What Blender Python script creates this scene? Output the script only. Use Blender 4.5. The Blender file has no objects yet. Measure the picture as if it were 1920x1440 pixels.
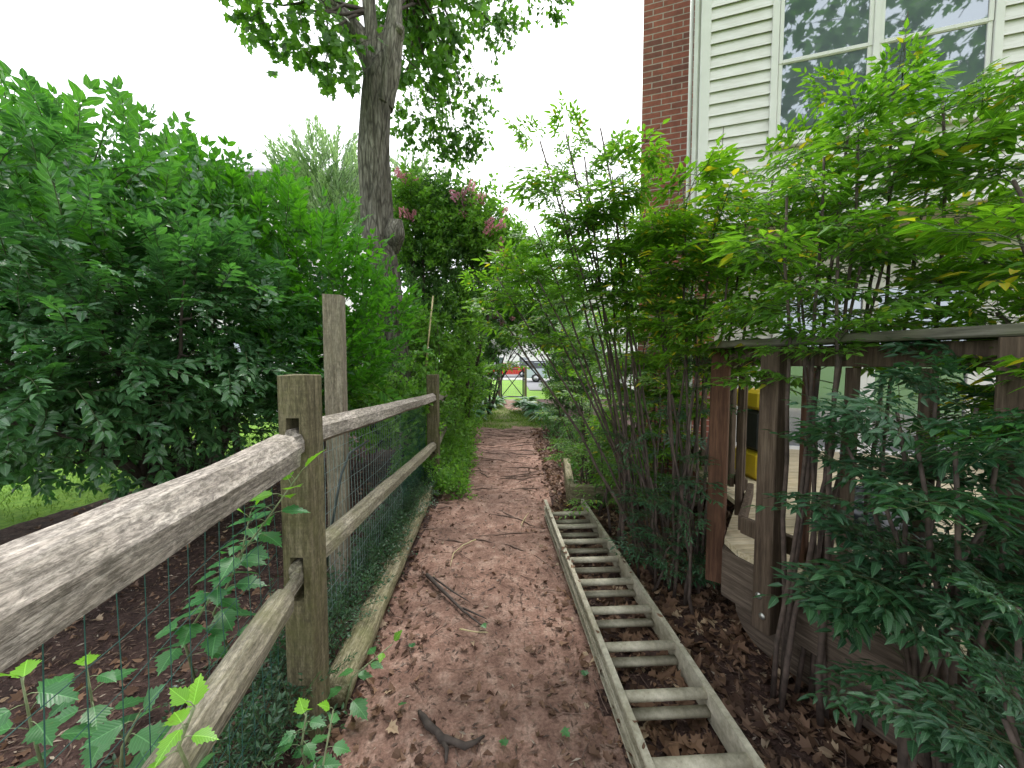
import bpy, math, random
import numpy as np
from mathutils import Vector, Matrix, noise as mnoise

R = math.radians
random.seed(7)
rng = np.random.default_rng(11)
scene = bpy.context.scene
COL = scene.collection

# ------------------------------------------------------------------ camera
F = 721.0            # focal length in pixels of the 1920 px photograph
CAMH = 1.55
PITCH = 3.17
cam_d = bpy.data.cameras.new('camera')
cam = bpy.data.objects.new('camera', cam_d); COL.objects.link(cam)
cam_d.sensor_width = 36.0; cam_d.lens = 36.0 * F / 1920.0
cam_d.clip_start = 0.02; cam_d.clip_end = 2000
cam.location = (0, 0, CAMH); cam.rotation_euler = (R(90 - PITCH), 0, 0)
scene.camera = cam

# ------------------------------------------------------------------ world, sun, exposure
SUN_EL, SUN_AZ = 58, 8
w = bpy.data.worlds.new('World'); scene.world = w; w.use_nodes = True
nt = w.node_tree; nt.nodes.clear()
wo = nt.nodes.new('ShaderNodeOutputWorld'); bg = nt.nodes.new('ShaderNodeBackground')
sky = nt.nodes.new('ShaderNodeTexSky'); sky.sky_type = 'NISHITA'; sky.sun_disc = False
sky.sun_elevation = R(SUN_EL); sky.sun_rotation = R(SUN_AZ); sky.air_density = 1.0; sky.dust_density = 6.0
tc = nt.nodes.new('ShaderNodeTexCoord'); cn = nt.nodes.new('ShaderNodeTexNoise')
cn.inputs['Scale'].default_value = 1.6; cn.inputs['Detail'].default_value = 4
cr = nt.nodes.new('ShaderNodeValToRGB')
cr.color_ramp.elements[0].position = .3; cr.color_ramp.elements[0].color = (9.3, 9.9, 10.6, 1)
cr.color_ramp.elements[1].position = .7; cr.color_ramp.elements[1].color = (12.2, 12.4, 12.6, 1)
mx = nt.nodes.new('ShaderNodeMixRGB'); mx.inputs[0].default_value = .9
nt.links.new(tc.outputs['Generated'], cn.inputs['Vector']); nt.links.new(cn.outputs['Fac'], cr.inputs[0])
nt.links.new(sky.outputs[0], mx.inputs[1]); nt.links.new(cr.outputs[0], mx.inputs[2])
nt.links.new(mx.outputs[0], bg.inputs[0]); bg.inputs[1].default_value = 0.105
nt.links.new(bg.outputs[0], wo.inputs[0])

sd = bpy.data.lights.new('sun', 'SUN'); sd.energy = 1.5; sd.angle = R(16); sd.color = (1, .97, .92)
so = bpy.data.objects.new('sun', sd); COL.objects.link(so)
a = R(SUN_AZ); e = R(SUN_EL)
sdir = Vector((math.sin(a) * math.cos(e), math.cos(a) * math.cos(e), math.sin(e)))
so.rotation_euler = sdir.to_track_quat('Z', 'Y').to_euler(); so.location = (0, 0, 30)

scene.view_settings.view_transform = 'Standard'; scene.view_settings.look = 'None'
scene.view_settings.exposure = 1.15; scene.view_settings.gamma = 1.0
scene.cycles.max_bounces = 8; scene.cycles.diffuse_bounces = 4; scene.cycles.transmission_bounces = 5
scene.cycles.glossy_bounces = 2; scene.cycles.caustics_reflective = False; scene.cycles.caustics_refractive = False

# ------------------------------------------------------------------ pixel -> world
cp, sp_ = math.cos(R(PITCH)), math.sin(R(PITCH))
def at(px, py, Y):
    u = (px - 960) / F; v = (720 - py) / F
    d = (u, cp + v * sp_, -sp_ + v * cp)
    k = Y / d[1]
    return Vector((d[0] * k, Y, CAMH + d[2] * k))
def atz(px, py, z=0.0):
    u = (px - 960) / F; v = (720 - py) / F
    d = (u, cp + v * sp_, -sp_ + v * cp)
    k = (z - CAMH) / d[2]
    return Vector((d[0] * k, d[1] * k, z))

# ------------------------------------------------------------------ mesh helpers
class MB:
    """collects vertices and faces (grouped by face size), with a material slot and smooth flag per group"""
    def __init__(s): s.v = []; s.f = []; s.n = 0; s.a = []
    def add(s, v, f, mi=0, sm=False, uv=None):
        v = np.asarray(v, dtype=np.float32).reshape(-1, 3)
        if not isinstance(f, list) or (f and not isinstance(f[0], np.ndarray)):
            by = {}
            for q in f: by.setdefault(len(q), []).append(q)
            f = [np.array(x, dtype=np.int32) for x in by.values()]
        s.v.append(v); s.a.append(np.zeros((len(v), 3), np.float32) if uv is None else np.asarray(uv, np.float32))
        for g in f: s.f.append((g + s.n, mi, sm))
        s.n += len(v)
    def tube(s, pts, rad, n=6, mi=0, sm=True, cap=True):
        v, f = tube_geo(pts, rad, n, cap); s.add(v, f, mi, sm)
    def box(s, c, size, M=None, mi=0, bev=0.0):
        v, f = box_geo(size, bev)
        v = v + np.array(c)
        if M is not None: v = np.array([tuple(M @ Vector(p)) for p in v])
        s.add(v, f, mi)
    def build(s, name, mats, parent=None, M=None):
        me = bpy.data.meshes.new(name)
        V = np.concatenate(s.v) if s.v else np.zeros((0, 3), np.float32)
        me.vertices.add(len(V)); me.vertices.foreach_set('co', V.ravel().astype(np.float32))
        loops = np.concatenate([g.ravel() for g, _, _ in s.f]).astype(np.int32)
        tot = np.concatenate([np.full(len(g), g.shape[1], np.int32) for g, _, _ in s.f])
        start = np.concatenate([[0], np.cumsum(tot)[:-1]]).astype(np.int32)
        me.loops.add(len(loops)); me.loops.foreach_set('vertex_index', loops)
        me.polygons.add(len(tot)); me.polygons.foreach_set('loop_start', start)
        me.polygons.foreach_set('loop_total', tot)
        me.polygons.foreach_set('material_index', np.concatenate([np.full(len(g), m, np.int32) for g, m, _ in s.f]))
        me.polygons.foreach_set('use_smooth', np.concatenate([np.full(len(g), sm, bool) for g, _, sm in s.f]))
        me.update(calc_edges=True)
        A = np.concatenate(s.a)
        if A.any():
            at_ = me.attributes.new('luv', 'FLOAT_VECTOR', 'POINT'); at_.data.foreach_set('vector', A.ravel())
        if not isinstance(mats, (list, tuple)): mats = [mats]
        for m in mats: me.materials.append(m)
        o = bpy.data.objects.new(name, me); COL.objects.link(o)
        if M is not None: o.matrix_world = M; o.matrix_basis = M
        if parent is not None: child(o, parent)
        return o

def child(o, p):
    o.parent = p
    o.matrix_parent_inverse = world_of(p).inverted()

def world_of(o):
    if o.parent is None: return o.matrix_basis.copy()
    return world_of(o.parent) @ o.matrix_parent_inverse @ o.matrix_basis

def unit(v):
    v = np.asarray(v, float); return v / (np.linalg.norm(v) + 1e-9)

def tube_geo(pts, rad, n=6, cap=True):
    P = np.array([tuple(p) for p in pts], float); m = len(P)
    if np.isscalar(rad): rad = [rad] * m
    T = np.gradient(P, axis=0); T /= (np.linalg.norm(T, axis=1)[:, None] + 1e-9)
    ref = np.array([0, 0, 1.0]) if abs(T[0][2]) < .9 else np.array([1.0, 0, 0])
    V = np.zeros((m, n, 3)); A = unit(np.cross(T[0], ref))
    ang = np.linspace(0, 2 * math.pi, n, endpoint=False)
    for i in range(m):
        A = unit(A - T[i] * A.dot(T[i])); B = np.cross(T[i], A)
        V[i] = P[i] + rad[i] * (np.cos(ang)[:, None] * A + np.sin(ang)[:, None] * B)
    i = np.arange(m - 1)[:, None] * n; j = np.arange(n)[None]; k = (j + 1) % n
    q = np.stack([i + j, i + k, i + n + k, i + n + j], -1).reshape(-1, 4).astype(np.int32)
    fs = [q]
    if cap: fs += [np.arange(n)[::-1][None].astype(np.int32), (np.arange(n) + (m - 1) * n)[None].astype(np.int32)]
    return V.reshape(-1, 3), fs

def box_geo(size, bev=0.0):
    x, y, z = [d / 2 for d in size]
    if bev <= 0:
        v = np.array([(-x, -y, -z), (x, -y, -z), (x, y, -z), (-x, y, -z), (-x, -y, z), (x, -y, z), (x, y, z), (-x, y, z)], float)
        return v, [np.array([(0, 3, 2, 1), (4, 5, 6, 7), (0, 1, 5, 4), (1, 2, 6, 5), (2, 3, 7, 6), (3, 0, 4, 7)], np.int32)]
    b = min(bev, x * .45, y * .45, z * .45); v = []; idx = {}
    for sx in (-1, 1):
        for sy in (-1, 1):
            for sz in (-1, 1):
                for k in range(3):
                    p = [sx * (x - b), sy * (y - b), sz * (z - b)]; p[k] = (sx * x, sy * y, sz * z)[k]
                    idx[(sx, sy, sz, k)] = len(v); v.append(p)
    q = []; t = []
    for k in range(3):
        a, c = [i for i in range(3) if i != k]
        for s in (-1, 1):
            def key(sa, sc):
                d = [0, 0, 0]; d[k] = s; d[a] = sa; d[c] = sc; return idx[(d[0], d[1], d[2], k)]
            f = [key(-1, -1), key(1, -1), key(1, 1), key(-1, 1)]
            if (s < 0) != (k == 1): f = f[::-1]
            q.append(f)
    for k in range(3):           # edge along axis k
        a, c = [i for i in range(3) if i != k]
        for sa in (-1, 1):
            for sc in (-1, 1):
                def key(sk, w):
                    d = [0, 0, 0]; d[k] = sk; d[a] = sa; d[c] = sc; return idx[(d[0], d[1], d[2], w)]
                q.append([key(-1, a), key(1, a), key(1, c), key(-1, c)])
    for sx in (-1, 1):
        for sy in (-1, 1):
            for sz in (-1, 1):
                t.append([idx[(sx, sy, sz, k)] for k in range(3)])
    return np.array(v), [np.array(q, np.int32), np.array(t, np.int32)]

def tag(o, label=None, cat=None, group=None, kind=None):
    if label: o['label'] = label
    if cat: o['category'] = cat
    if group: o['group'] = group
    if kind: o['kind'] = kind
    return o
def thing(name, label, cat, loc=(0, 0, 0), rz=0, group=None):
    o = bpy.data.objects.new(name, None); COL.objects.link(o); o.empty_display_size = .1
    o.location = loc; o.rotation_euler = (0, 0, rz); o.matrix_basis = Matrix.LocRotScale(Vector(loc), Matrix.Rotation(rz, 3, 'Z').to_quaternion(), Vector((1, 1, 1)))
    return tag(o, label, cat, group)
def axis_matrix(a, b, up=(0, 0, 1)):
    """origin at a, local x towards b"""
    a = Vector(a); b = Vector(b); x = (b - a).normalized(); y = Vector(up).cross(x).normalized(); z = x.cross(y)
    M = Matrix((x, y, z)).transposed().to_4x4(); M.translation = a
    return M, (b - a).length
def fbm(x, y, z=0, o=3):
    return mnoise.fractal(Vector((x, y, z)), 1.0, 2.0, o)

# ------------------------------------------------------------------ materials
def mat(name):
    m = bpy.data.materials.new(name); m.use_nodes = True
    n = m.node_tree; b = n.nodes['Principled BSDF']; return m, n, b
def N(n, t, **kw):
    x = n.nodes.new(t)
    for k, v in kw.items():
        if k in x.inputs: x.inputs[k].default_value = v
        else: setattr(x, k, v)
    return x
def ramp(n, fac, stops):
    r = n.nodes.new('ShaderNodeValToRGB'); cr = r.color_ramp
    while len(cr.elements) < len(stops): cr.elements.new(.5)
    for e, (p, c) in zip(cr.elements, stops): e.position = p; e.color = (*c, 1)
    n.links.new(fac, r.inputs[0]); return r.outputs[0]
def noise(n, scale, detail=4, coord='Object', stretch=(1, 1, 1), rough=.55, dist=0.0):
    t = n.nodes.new('ShaderNodeTexCoord'); mp = n.nodes.new('ShaderNodeMapping'); mp.inputs['Scale'].default_value = stretch
    x = N(n, 'ShaderNodeTexNoise', Scale=scale, Detail=detail, Roughness=rough, Distortion=dist)
    n.links.new(t.outputs[coord], mp.inputs[0]); n.links.new(mp.outputs[0], x.inputs['Vector'])
    return x.outputs['Fac']
def mixc(n, f, a, b, mode='MIX'):
    x = n.nodes.new('ShaderNodeMixRGB'); x.blend_type = mode
    for i, v in ((0, f), (1, a), (2, b)):
        if isinstance(v, (int, float)): x.inputs[i].default_value = v if i == 0 else (v, v, v, 1)
        elif isinstance(v, tuple): x.inputs[i].default_value = (*v, 1)
        else: n.links.new(v, x.inputs[i])
    return x.outputs[0]
def bump(n, b, h, strength=.5, dist=.01):
    x = N(n, 'ShaderNodeBump', Strength=strength, Distance=dist); n.links.new(h, x.inputs['Height']); n.links.new(x.outputs[0], b.inputs['Normal'])
    return x

def leaf_mat(name, c0, c1, tr, rough=.42, fac=.42, spec=.5, extra=None):
    m, n, b = mat(name)
    g = n.nodes.new('ShaderNodeNewGeometry')
    stops = [(0, c0), (1, c1)]
    if extra: stops = [(0, c0), (1 - extra[0] - .02, c1), (1 - extra[0], extra[1]), (1, extra[1])]
    col = ramp(n, g.outputs['Random Per Island'], stops)
    nz = noise(n, 2.2, 2)
    k = ramp(n, nz, [(.3, (.78, .8, .85)), (.7, (1.15, 1.12, 1.0))])
    col = mixc(n, 1.0, col, k, 'MULTIPLY')
    at_ = n.nodes.new('ShaderNodeAttribute'); at_.attribute_name = 'luv'
    sx = n.nodes.new('ShaderNodeSeparateXYZ'); n.links.new(at_.outputs['Vector'], sx.inputs[0])
    def mth(op, a, b_=None, c_=None):
        x = n.nodes.new('ShaderNodeMath'); x.operation = op
        for i, q in enumerate((a, b_, c_)):
            if q is None: continue
            if isinstance(q, (int, float)): x.inputs[i].default_value = q
            else: n.links.new(q, x.inputs[i])
        return x.outputs[0]
    ax = mth('ABSOLUTE', sx.outputs[0])
    sv = mth('PINGPONG', mth('MULTIPLY', mth('SUBTRACT', sx.outputs[1], mth('MULTIPLY', ax, .9)), 9.0), .5)
    vein = mth('MAXIMUM', mth('LESS_THAN', ax, .014), mth('MULTIPLY', mth('LESS_THAN', sv, .06), .55))
    vein = mth('MULTIPLY', vein, mth('MULTIPLY', sx.outputs[2], .45))
    col = mixc(n, vein, col, tuple(min(1, x * 1.9 + .05) for x in c1))
    bl_ = ramp(n, noise(n, 38, 3), [(.66, (0, 0, 0)), (.74, (1, 1, 1))]); col = mixc(n, mth('MULTIPLY', bl_, .35), col, (.20, .17, .05))
    n.links.new(col, b.inputs['Base Color']); b.inputs['Roughness'].default_value = rough
    b.inputs['Specular IOR Level'].default_value = spec
    bp = N(n, 'ShaderNodeBump', Strength=.35, Distance=.002); n.links.new(sv, bp.inputs['Height']); n.links.new(bp.outputs[0], b.inputs['Normal'])
    t = n.nodes.new('ShaderNodeBsdfTranslucent')
    tcx = mixc(n, 1.0, col, tr, 'MULTIPLY'); n.links.new(tcx, t.inputs[0])
    ms = n.nodes.new('ShaderNodeMixShader'); ms.inputs[0].default_value = fac
    out = n.nodes['Material Output']
    n.links.new(b.outputs[0], ms.inputs[1]); n.links.new(t.outputs[0], ms.inputs[2]); n.links.new(ms.outputs[0], out.inputs[0])
    return m

def simple(name, c, rough=.6, var=.15, scale=20, metal=0.0, spec=.5):
    m, n, b = mat(name)
    nz = noise(n, scale, 3)
    col = ramp(n, nz, [(.3, tuple(x * (1 - var) for x in c)), (.7, tuple(min(1, x * (1 + var)) for x in c))])
    n.links.new(col, b.inputs['Base Color']); b.inputs['Roughness'].default_value = rough
    b.inputs['Metallic'].default_value = metal; b.inputs['Specular IOR Level'].default_value = spec
    return m

def wood(name, c0, c1, c2, axis=0, moss=None, speck=0.0, rough=.85, bstr=.5, fine=1.0, saw=0.0):
    """weathered wood: grain stretched along the given local axis"""
    m, n, b = mat(name)
    st = [14.0, 14.0, 14.0]; st[axis] = .9
    g1 = noise(n, 4 * fine, 6, stretch=tuple(st), rough=.65, dist=.5)
    st2 = [60.0, 60.0, 60.0]; st2[axis] = 5.0
    g2 = noise(n, 2.2 * fine, 4, stretch=tuple(st2), rough=.7)
    big = noise(n, 3.0, 3)
    col = ramp(n, g1, [(.28, c0), (.5, c1), (.72, c2)])
    col = mixc(n, .55, col, ramp(n, g2, [(.3, (.45, .45, .45)), (.65, (1.25, 1.22, 1.2))]), 'MULTIPLY')
    col = mixc(n, .6, col, ramp(n, big, [(.3, (.72, .72, .72)), (.7, (1.15, 1.15, 1.15))]), 'MULTIPLY')
    if speck:
        st3 = [1.0, 1.0, 1.0]; st3[axis] = .35
        sp = ramp(n, noise(n, 95, 4, stretch=tuple(st3), rough=.8, dist=.4), [(.40, (.50, .48, .47)), (.50, (.95, .94, .93)), (.62, (1.55, 1.52, 1.5))])
        col = mixc(n, speck, col, sp, 'MULTIPLY')
        ck = [40.0, 40.0, 40.0]; ck[axis] = .8
        cks = ramp(n, noise(n, 1.1, 3, stretch=tuple(ck), rough=.5), [(.30, (.35, .33, .32)), (.36, (1, 1, 1))])
        col = mixc(n, .8, col, cks, 'MULTIPLY')
    if saw:
        t = n.nodes.new('ShaderNodeTexCoord'); mp = n.nodes.new('ShaderNodeMapping'); mp.inputs['Rotation'].default_value = (R(14), R(-24), 0); mp.inputs['Scale'].default_value = (3, 3, 130)
        x = N(n, 'ShaderNodeTexNoise', Scale=1.0, Detail=3.0, Roughness=.6); n.links.new(t.outputs['Object'], mp.inputs[0]); n.links.new(mp.outputs[0], x.inputs['Vector'])
        sw = ramp(n, x.outputs['Fac'], [(.38, (.62, .62, .60)), (.62, (1.35, 1.33, 1.28))]); col = mixc(n, saw, col, sw, 'MULTIPLY')
    if moss:
        mm = noise(n, 5.0, 6, rough=.75)
        f = ramp(n, mm, [(.45, (0, 0, 0)), (.68, (1, 1, 1))])
        sc = n.nodes.new('ShaderNodeMath'); sc.operation = 'MULTIPLY'; sc.inputs[1].default_value = moss[1]
        n.links.new(f, sc.inputs[0]); col = mixc(n, sc.outputs[0], col, moss[0])
    n.links.new(col, b.inputs['Base Color']); b.inputs['Roughness'].default_value = rough
    b.inputs['Specular IOR Level'].default_value = .25
    h = mixc(n, .5, g1, g2); bump(n, b, h, bstr, .006)
    return m

M = {}
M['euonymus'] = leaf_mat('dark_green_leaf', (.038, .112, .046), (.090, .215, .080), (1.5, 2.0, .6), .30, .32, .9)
M['euonymus_backlit'] = leaf_mat('backlit_green_leaf', (.048, .145, .030), (.095, .23, .045), (1.5, 2.0, .6), .42, .40, .5)  # hedge leaf lightened in its colour, standing in for light from behind
M['euonymus_lit'] = leaf_mat('lit_green_leaf', (.045, .165, .016), (.090, .265, .026), (1.5, 1.7, .5), .45, .46, .4)  # brightest copy of the hedge leaf, strong daylight put into its colour
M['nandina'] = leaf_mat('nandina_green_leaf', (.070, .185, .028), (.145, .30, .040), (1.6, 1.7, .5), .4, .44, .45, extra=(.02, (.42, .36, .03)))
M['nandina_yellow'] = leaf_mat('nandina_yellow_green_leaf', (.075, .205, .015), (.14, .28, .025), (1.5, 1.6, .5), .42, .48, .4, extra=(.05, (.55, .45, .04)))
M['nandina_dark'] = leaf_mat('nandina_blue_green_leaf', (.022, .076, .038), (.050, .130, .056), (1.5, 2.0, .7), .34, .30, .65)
M['maple'] = leaf_mat('maple_leaf', (.045, .125, .020), (.095, .21, .032), (1.6, 1.8, .6), .5, .46, .4)
M['holly'] = leaf_mat('small_dark_leaf', (.048, .125, .036), (.105, .22, .055), (1.5, 1.9, .6), .42, .3, .5)
M['vine'] = leaf_mat('light_vine_leaf', (.095, .235, .040), (.19, .36, .065), (1.4, 1.6, .5), .5, .42, .4)
M['silver'] = leaf_mat('silvery_leaf', (.20, .30, .18), (.38, .48, .32), (1.1, 1.3, .7), .5, .32, .4)
M['sapling'] = leaf_mat('sapling_leaf', (.045, .165, .060), (.085, .250, .080), (1.4, 1.7, .5), .36, .36, .5)
M['sapling_tip'] = leaf_mat('sapling_tip_leaf', (.16, .40, .03), (.23, .50, .05), (1.3, 1.4, .5), .36, .4, .5)
M['vinca'] = leaf_mat('ground_cover_leaf', (.018, .062, .028), (.045, .125, .050), (1.4, 1.8, .6), .28, .22, .7)
M['hosta'] = leaf_mat('hosta_leaf', (.07, .17, .09), (.16, .28, .15), (1.2, 1.5, .6), .42, .25, .4)
M['grass'] = leaf_mat('grass_blade', (.09, .19, .025), (.19, .32, .04), (1.3, 1.4, .5), .6, .35, .3)
M['pink'] = leaf_mat('pink_petal', (.60, .20, .34), (.82, .45, .58), (1.2, 1.0, 1.1), .6, .35, .2)
M['white_petal'] = leaf_mat('white_petal', (.78, .76, .80), (.90, .88, .90), (1, 1, 1), .6, .3, .2)
M['dry_leaf'] = leaf_mat('dry_leaf', (.075, .040, .028), (.26, .155, .105), (1.2, 1.0, .8), .7, .12, .25, extra=(.07, (.42, .31, .22)))
M['chip'] = leaf_mat('bark_chip', (.055, .032, .026), (.21, .135, .105), (1, 1, 1), .6, .02, .35, extra=(.05, (.36, .29, .24)))
M['stem'] = simple('stem_bark', (.060, .045, .038), .85, .4, 30)
M['cane'] = simple('nandina_cane', (.085, .060, .050), .8, .5, 25)
M['twig'] = simple('green_twig', (.060, .085, .030), .7, .3, 25)
M['sap_stem'] = simple('pale_green_stem', (.20, .24, .12), .6, .3, 25)
M['rail'] = wood('weathered_rail', (.19, .165, .145), (.31, .275, .245), (.46, .42, .38), 0, ((.17, .16, .09), .2), bstr=.8, speck=.9)
M['rail_lo'] = wood('mossy_rail', (.13, .115, .085), (.25, .225, .17), (.38, .35, .29), 0, ((.17, .17, .075), .5), bstr=.8, speck=.7)
M['post'] = wood('mossy_post', (.085, .075, .045), (.140, .120, .072), (.25, .22, .145), 2, ((.11, .115, .035), .6), bstr=.9, saw=.2, speck=.6)
M['post_tall'] = wood('tall_post_wood', (.13, .105, .075), (.22, .19, .145), (.33, .29, .23), 2, ((.15, .15, .08), .3), bstr=.5, saw=.08, speck=.5)
M['deckwood'] = wood('deck_rail_wood', (.050, .034, .024), (.105, .074, .054), (.18, .135, .10), 2, bstr=.4)
M['deckred'] = wood('deck_red_wood', (.065, .032, .021), (.12, .060, .038), (.185, .095, .060), 2, bstr=.3)
M['rimwood'] = wood('deck_rim_wood', (.050, .036, .028), (.12, .090, .070), (.22, .17, .135), 0, bstr=.6)
M['capwood'] = wood('deck_cap_wood', (.07, .066, .052), (.13, .122, .10), (.21, .20, .17), 0, ((.16, .18, .08), .4), bstr=.4)
M['floorwood'] = wood('deck_floor_wood', (.42, .33, .20), (.62, .52, .36), (.78, .70, .54), 0, bstr=.3)
M['logwood'] = wood('log_wood', (.13, .115, .07), (.235, .21, .13), (.46, .42, .31), 0, ((.16, .18, .06), .4), bstr=.8, speck=.7)
M['bamboo'] = simple('bamboo', (.50, .42, .22), .5, .25, 12)
M['green_wire'] = simple('green_coated_wire', (.03, .10, .085), .4, .3, 40)
M['grey_wire'] = simple('grey_coated_wire', (.20, .27, .26), .4, .3, 40)
M['black_metal'] = simple('black_metal', (.018, .018, .020), .5, .2, 20)
M['bolt'] = simple('galvanised_steel', (.45, .44, .42), .35, .2, 60, metal=.8)
M['white_trim'] = simple('white_trim', (.66, .64, .635), .45, .05, 5)
M['white_paint'] = simple('white_lattice_paint', (.84, .84, .88), .5, .04, 5)
M['downpipe'] = simple('downpipe_paint', (.56, .56, .52), .4, .12, 5)
M['soffit'] = simple('soffit_board', (.42, .36, .30), .7, .1, 4)
M['roof'] = simple('grey_shingle', (.20, .20, .21), .9, .3, 14)
M['asphalt'] = simple('asphalt', (.16, .16, .17), .9, .2, 30)
M['concrete'] = simple('concrete', (.50, .49, .46), .9, .1, 10)
M['bag'] = simple('black_plastic', (.012, .014, .020), .22, .2, 10)
M['yellow_plastic'] = simple('yellow_plastic', (.60, .43, .02), .4, .08, 10)
M['black_plastic'] = simple('black_tote_plastic', (.02, .022, .022), .5, .2, 10)
M['cable'] = simple('dark_cable', (.035, .05, .05), .5, .3, 20)
M['tyre'] = simple('tyre_rubber', (.02, .02, .02), .8, .2, 20)
M['car_silver'] = simple('silver_blue_paint', (.50, .56, .62), .25, .04, 3, metal=.2)
M['car_red'] = simple('red_paint', (.45, .03, .02), .25, .04, 3)
M['car_white'] = simple('white_car_paint', (.75, .75, .75), .25, .03, 3)
M['car_glass'] = simple('dark_car_glass', (.03, .035, .04), .08, .1, 3)
M['lamp_red'] = simple('red_lamp_plastic', (.55, .02, .02), .2, .1, 10)
M['rim_metal'] = simple('wheel_rim_metal', (.45, .45, .46), .35, .1, 10, metal=.7)

def bark_mat():
    m, n, b = mat('maple_bark')
    g = noise(n, 3.0, 7, stretch=(7, 7, 1.1), rough=.7, dist=.8)
    h = noise(n, 1.6, 5)
    vo = N(n, 'ShaderNodeTexVoronoi', Scale=9.0); vo.feature = 'DISTANCE_TO_EDGE'
    t = n.nodes.new('ShaderNodeTexCoord'); mp = n.nodes.new('ShaderNodeMapping'); mp.inputs['Scale'].default_value = (1.8, 1.8, .28)
    n.links.new(t.outputs['Object'], mp.inputs[0]); n.links.new(mp.outputs[0], vo.inputs['Vector'])
    cr = ramp(n, vo.outputs['Distance'], [(.0, (.35, .35, .35)), (.12, (1, 1, 1))])
    col = ramp(n, g, [(.30, (.045, .038, .030)), (.5, (.14, .127, .108)), (.68, (.29, .27, .24))])
    col = mixc(n, .8, col, cr, 'MULTIPLY')
    col = mixc(n, .8, col, ramp(n, h, [(.35, (.55, .54, .52)), (.65, (1.2, 1.2, 1.15))]), 'MULTIPLY')
    n.links.new(col, b.inputs['Base Color']); b.inputs['Roughness'].default_value = .9; b.inputs['Specular IOR Level'].default_value = .2
    bump(n, b, mixc(n, .5, g, cr), 1.0, .02); return m
M['bark'] = bark_mat()

def ladder_mat():
    m, n, b = mat('weathered_aluminium')
    g = noise(n, 30, 5, rough=.7); h = noise(n, 4, 4)
    col = ramp(n, g, [(.3, (.31, .28, .215)), (.55, (.50, .46, .37)), (.75, (.66, .61, .50))])
    col = mixc(n, .7, col, ramp(n, h, [(.35, (.66, .64, .55)), (.65, (1.1, 1.1, 1.1))]), 'MULTIPLY')
    sp = ramp(n, noise(n, 90, 3, rough=.8), [(.63, (1, 1, 1)), (.72, (.3, .27, .22))])
    col = mixc(n, .6, col, sp, 'MULTIPLY')
    n.links.new(col, b.inputs['Base Color']); b.inputs['Roughness'].default_value = .62; b.inputs['Metallic'].default_value = .15
    bump(n, b, g, .2, .002); return m
M['ladder'] = ladder_mat()

def soil_mat(name, stops, chips=(.5, 1.3), sc=9.0, bd=.009, moss=None):
    m, n, b = mat(name)
    g = noise(n, sc, 8, rough=.72); h = noise(n, 1.3, 5, rough=.6); k = noise(n, 70, 3, rough=.7)
    col = ramp(n, g, stops)
    col = mixc(n, .8, col, ramp(n, h, [(.32, (chips[0],) * 3), (.68, (chips[1], chips[1] * .97, chips[1] * .94))]), 'MULTIPLY')
    col = mixc(n, .7, col, ramp(n, k, [(.35, (.55, .55, .55)), (.62, (1.25, 1.25, 1.25))]), 'MULTIPLY')
    if moss:
        f = ramp(n, noise(n, 3.3, 5, rough=.7), [(.52, (0, 0, 0)), (.66, (1, 1, 1))])
        s_ = n.nodes.new('ShaderNodeMath'); s_.operation = 'MULTIPLY'; s_.inputs[1].default_value = moss[1]
        n.links.new(f, s_.inputs[0]); col = mixc(n, s_.outputs[0], col, moss[0])
    n.links.new(col, b.inputs['Base Color']); b.inputs['Roughness'].default_value = .92; b.inputs['Specular IOR Level'].default_value = .25
    bump(n, b, mixc(n, .5, g, k), .9, bd); return m
M['path'] = soil_mat('red_clay_path', [(.3, (.135, .074, .057)), (.5, (.265, .158, .124)), (.7, (.43, .30, .245))], (.5, 1.3))
M['mulch'] = soil_mat('dark_mulch', [(.3, (.030, .017, .015)), (.5, (.065, .037, .032)), (.75, (.14, .088, .075))], (.6, 1.3), 16, .03)
M['lawn'] = soil_mat('lawn', [(.3, (.085, .20, .022)), (.5, (.15, .29, .034)), (.7, (.24, .38, .05))], (.75, 1.15), 14, .02)
M['grass_worn'] = soil_mat('worn_grass', [(.3, (.075, .105, .025)), (.5, (.14, .17, .045)), (.7, (.24, .22, .10))], (.7, 1.2), 12, .02, ((.17, .10, .07), .6))

def siding_mat():
    m, n, b = mat('white_siding')
    h = noise(n, 2.5, 4)
    col = ramp(n, h, [(.3, (.63, .605, .60)), (.7, (.73, .70, .695))])
    col = mixc(n, .35, col, ramp(n, noise(n, 6, 5, stretch=(1, 1, 8)), [(.38, (.70, .68, .62)), (.58, (1, 1, 1))]), 'MULTIPLY')
    n.links.new(col, b.inputs['Base Color']); b.inputs['Roughness'].default_value = .55
    bump(n, b, noise(n, 8, 4, stretch=(1, 1, 10)), .15, .003); return m
M['siding'] = siding_mat()

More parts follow.
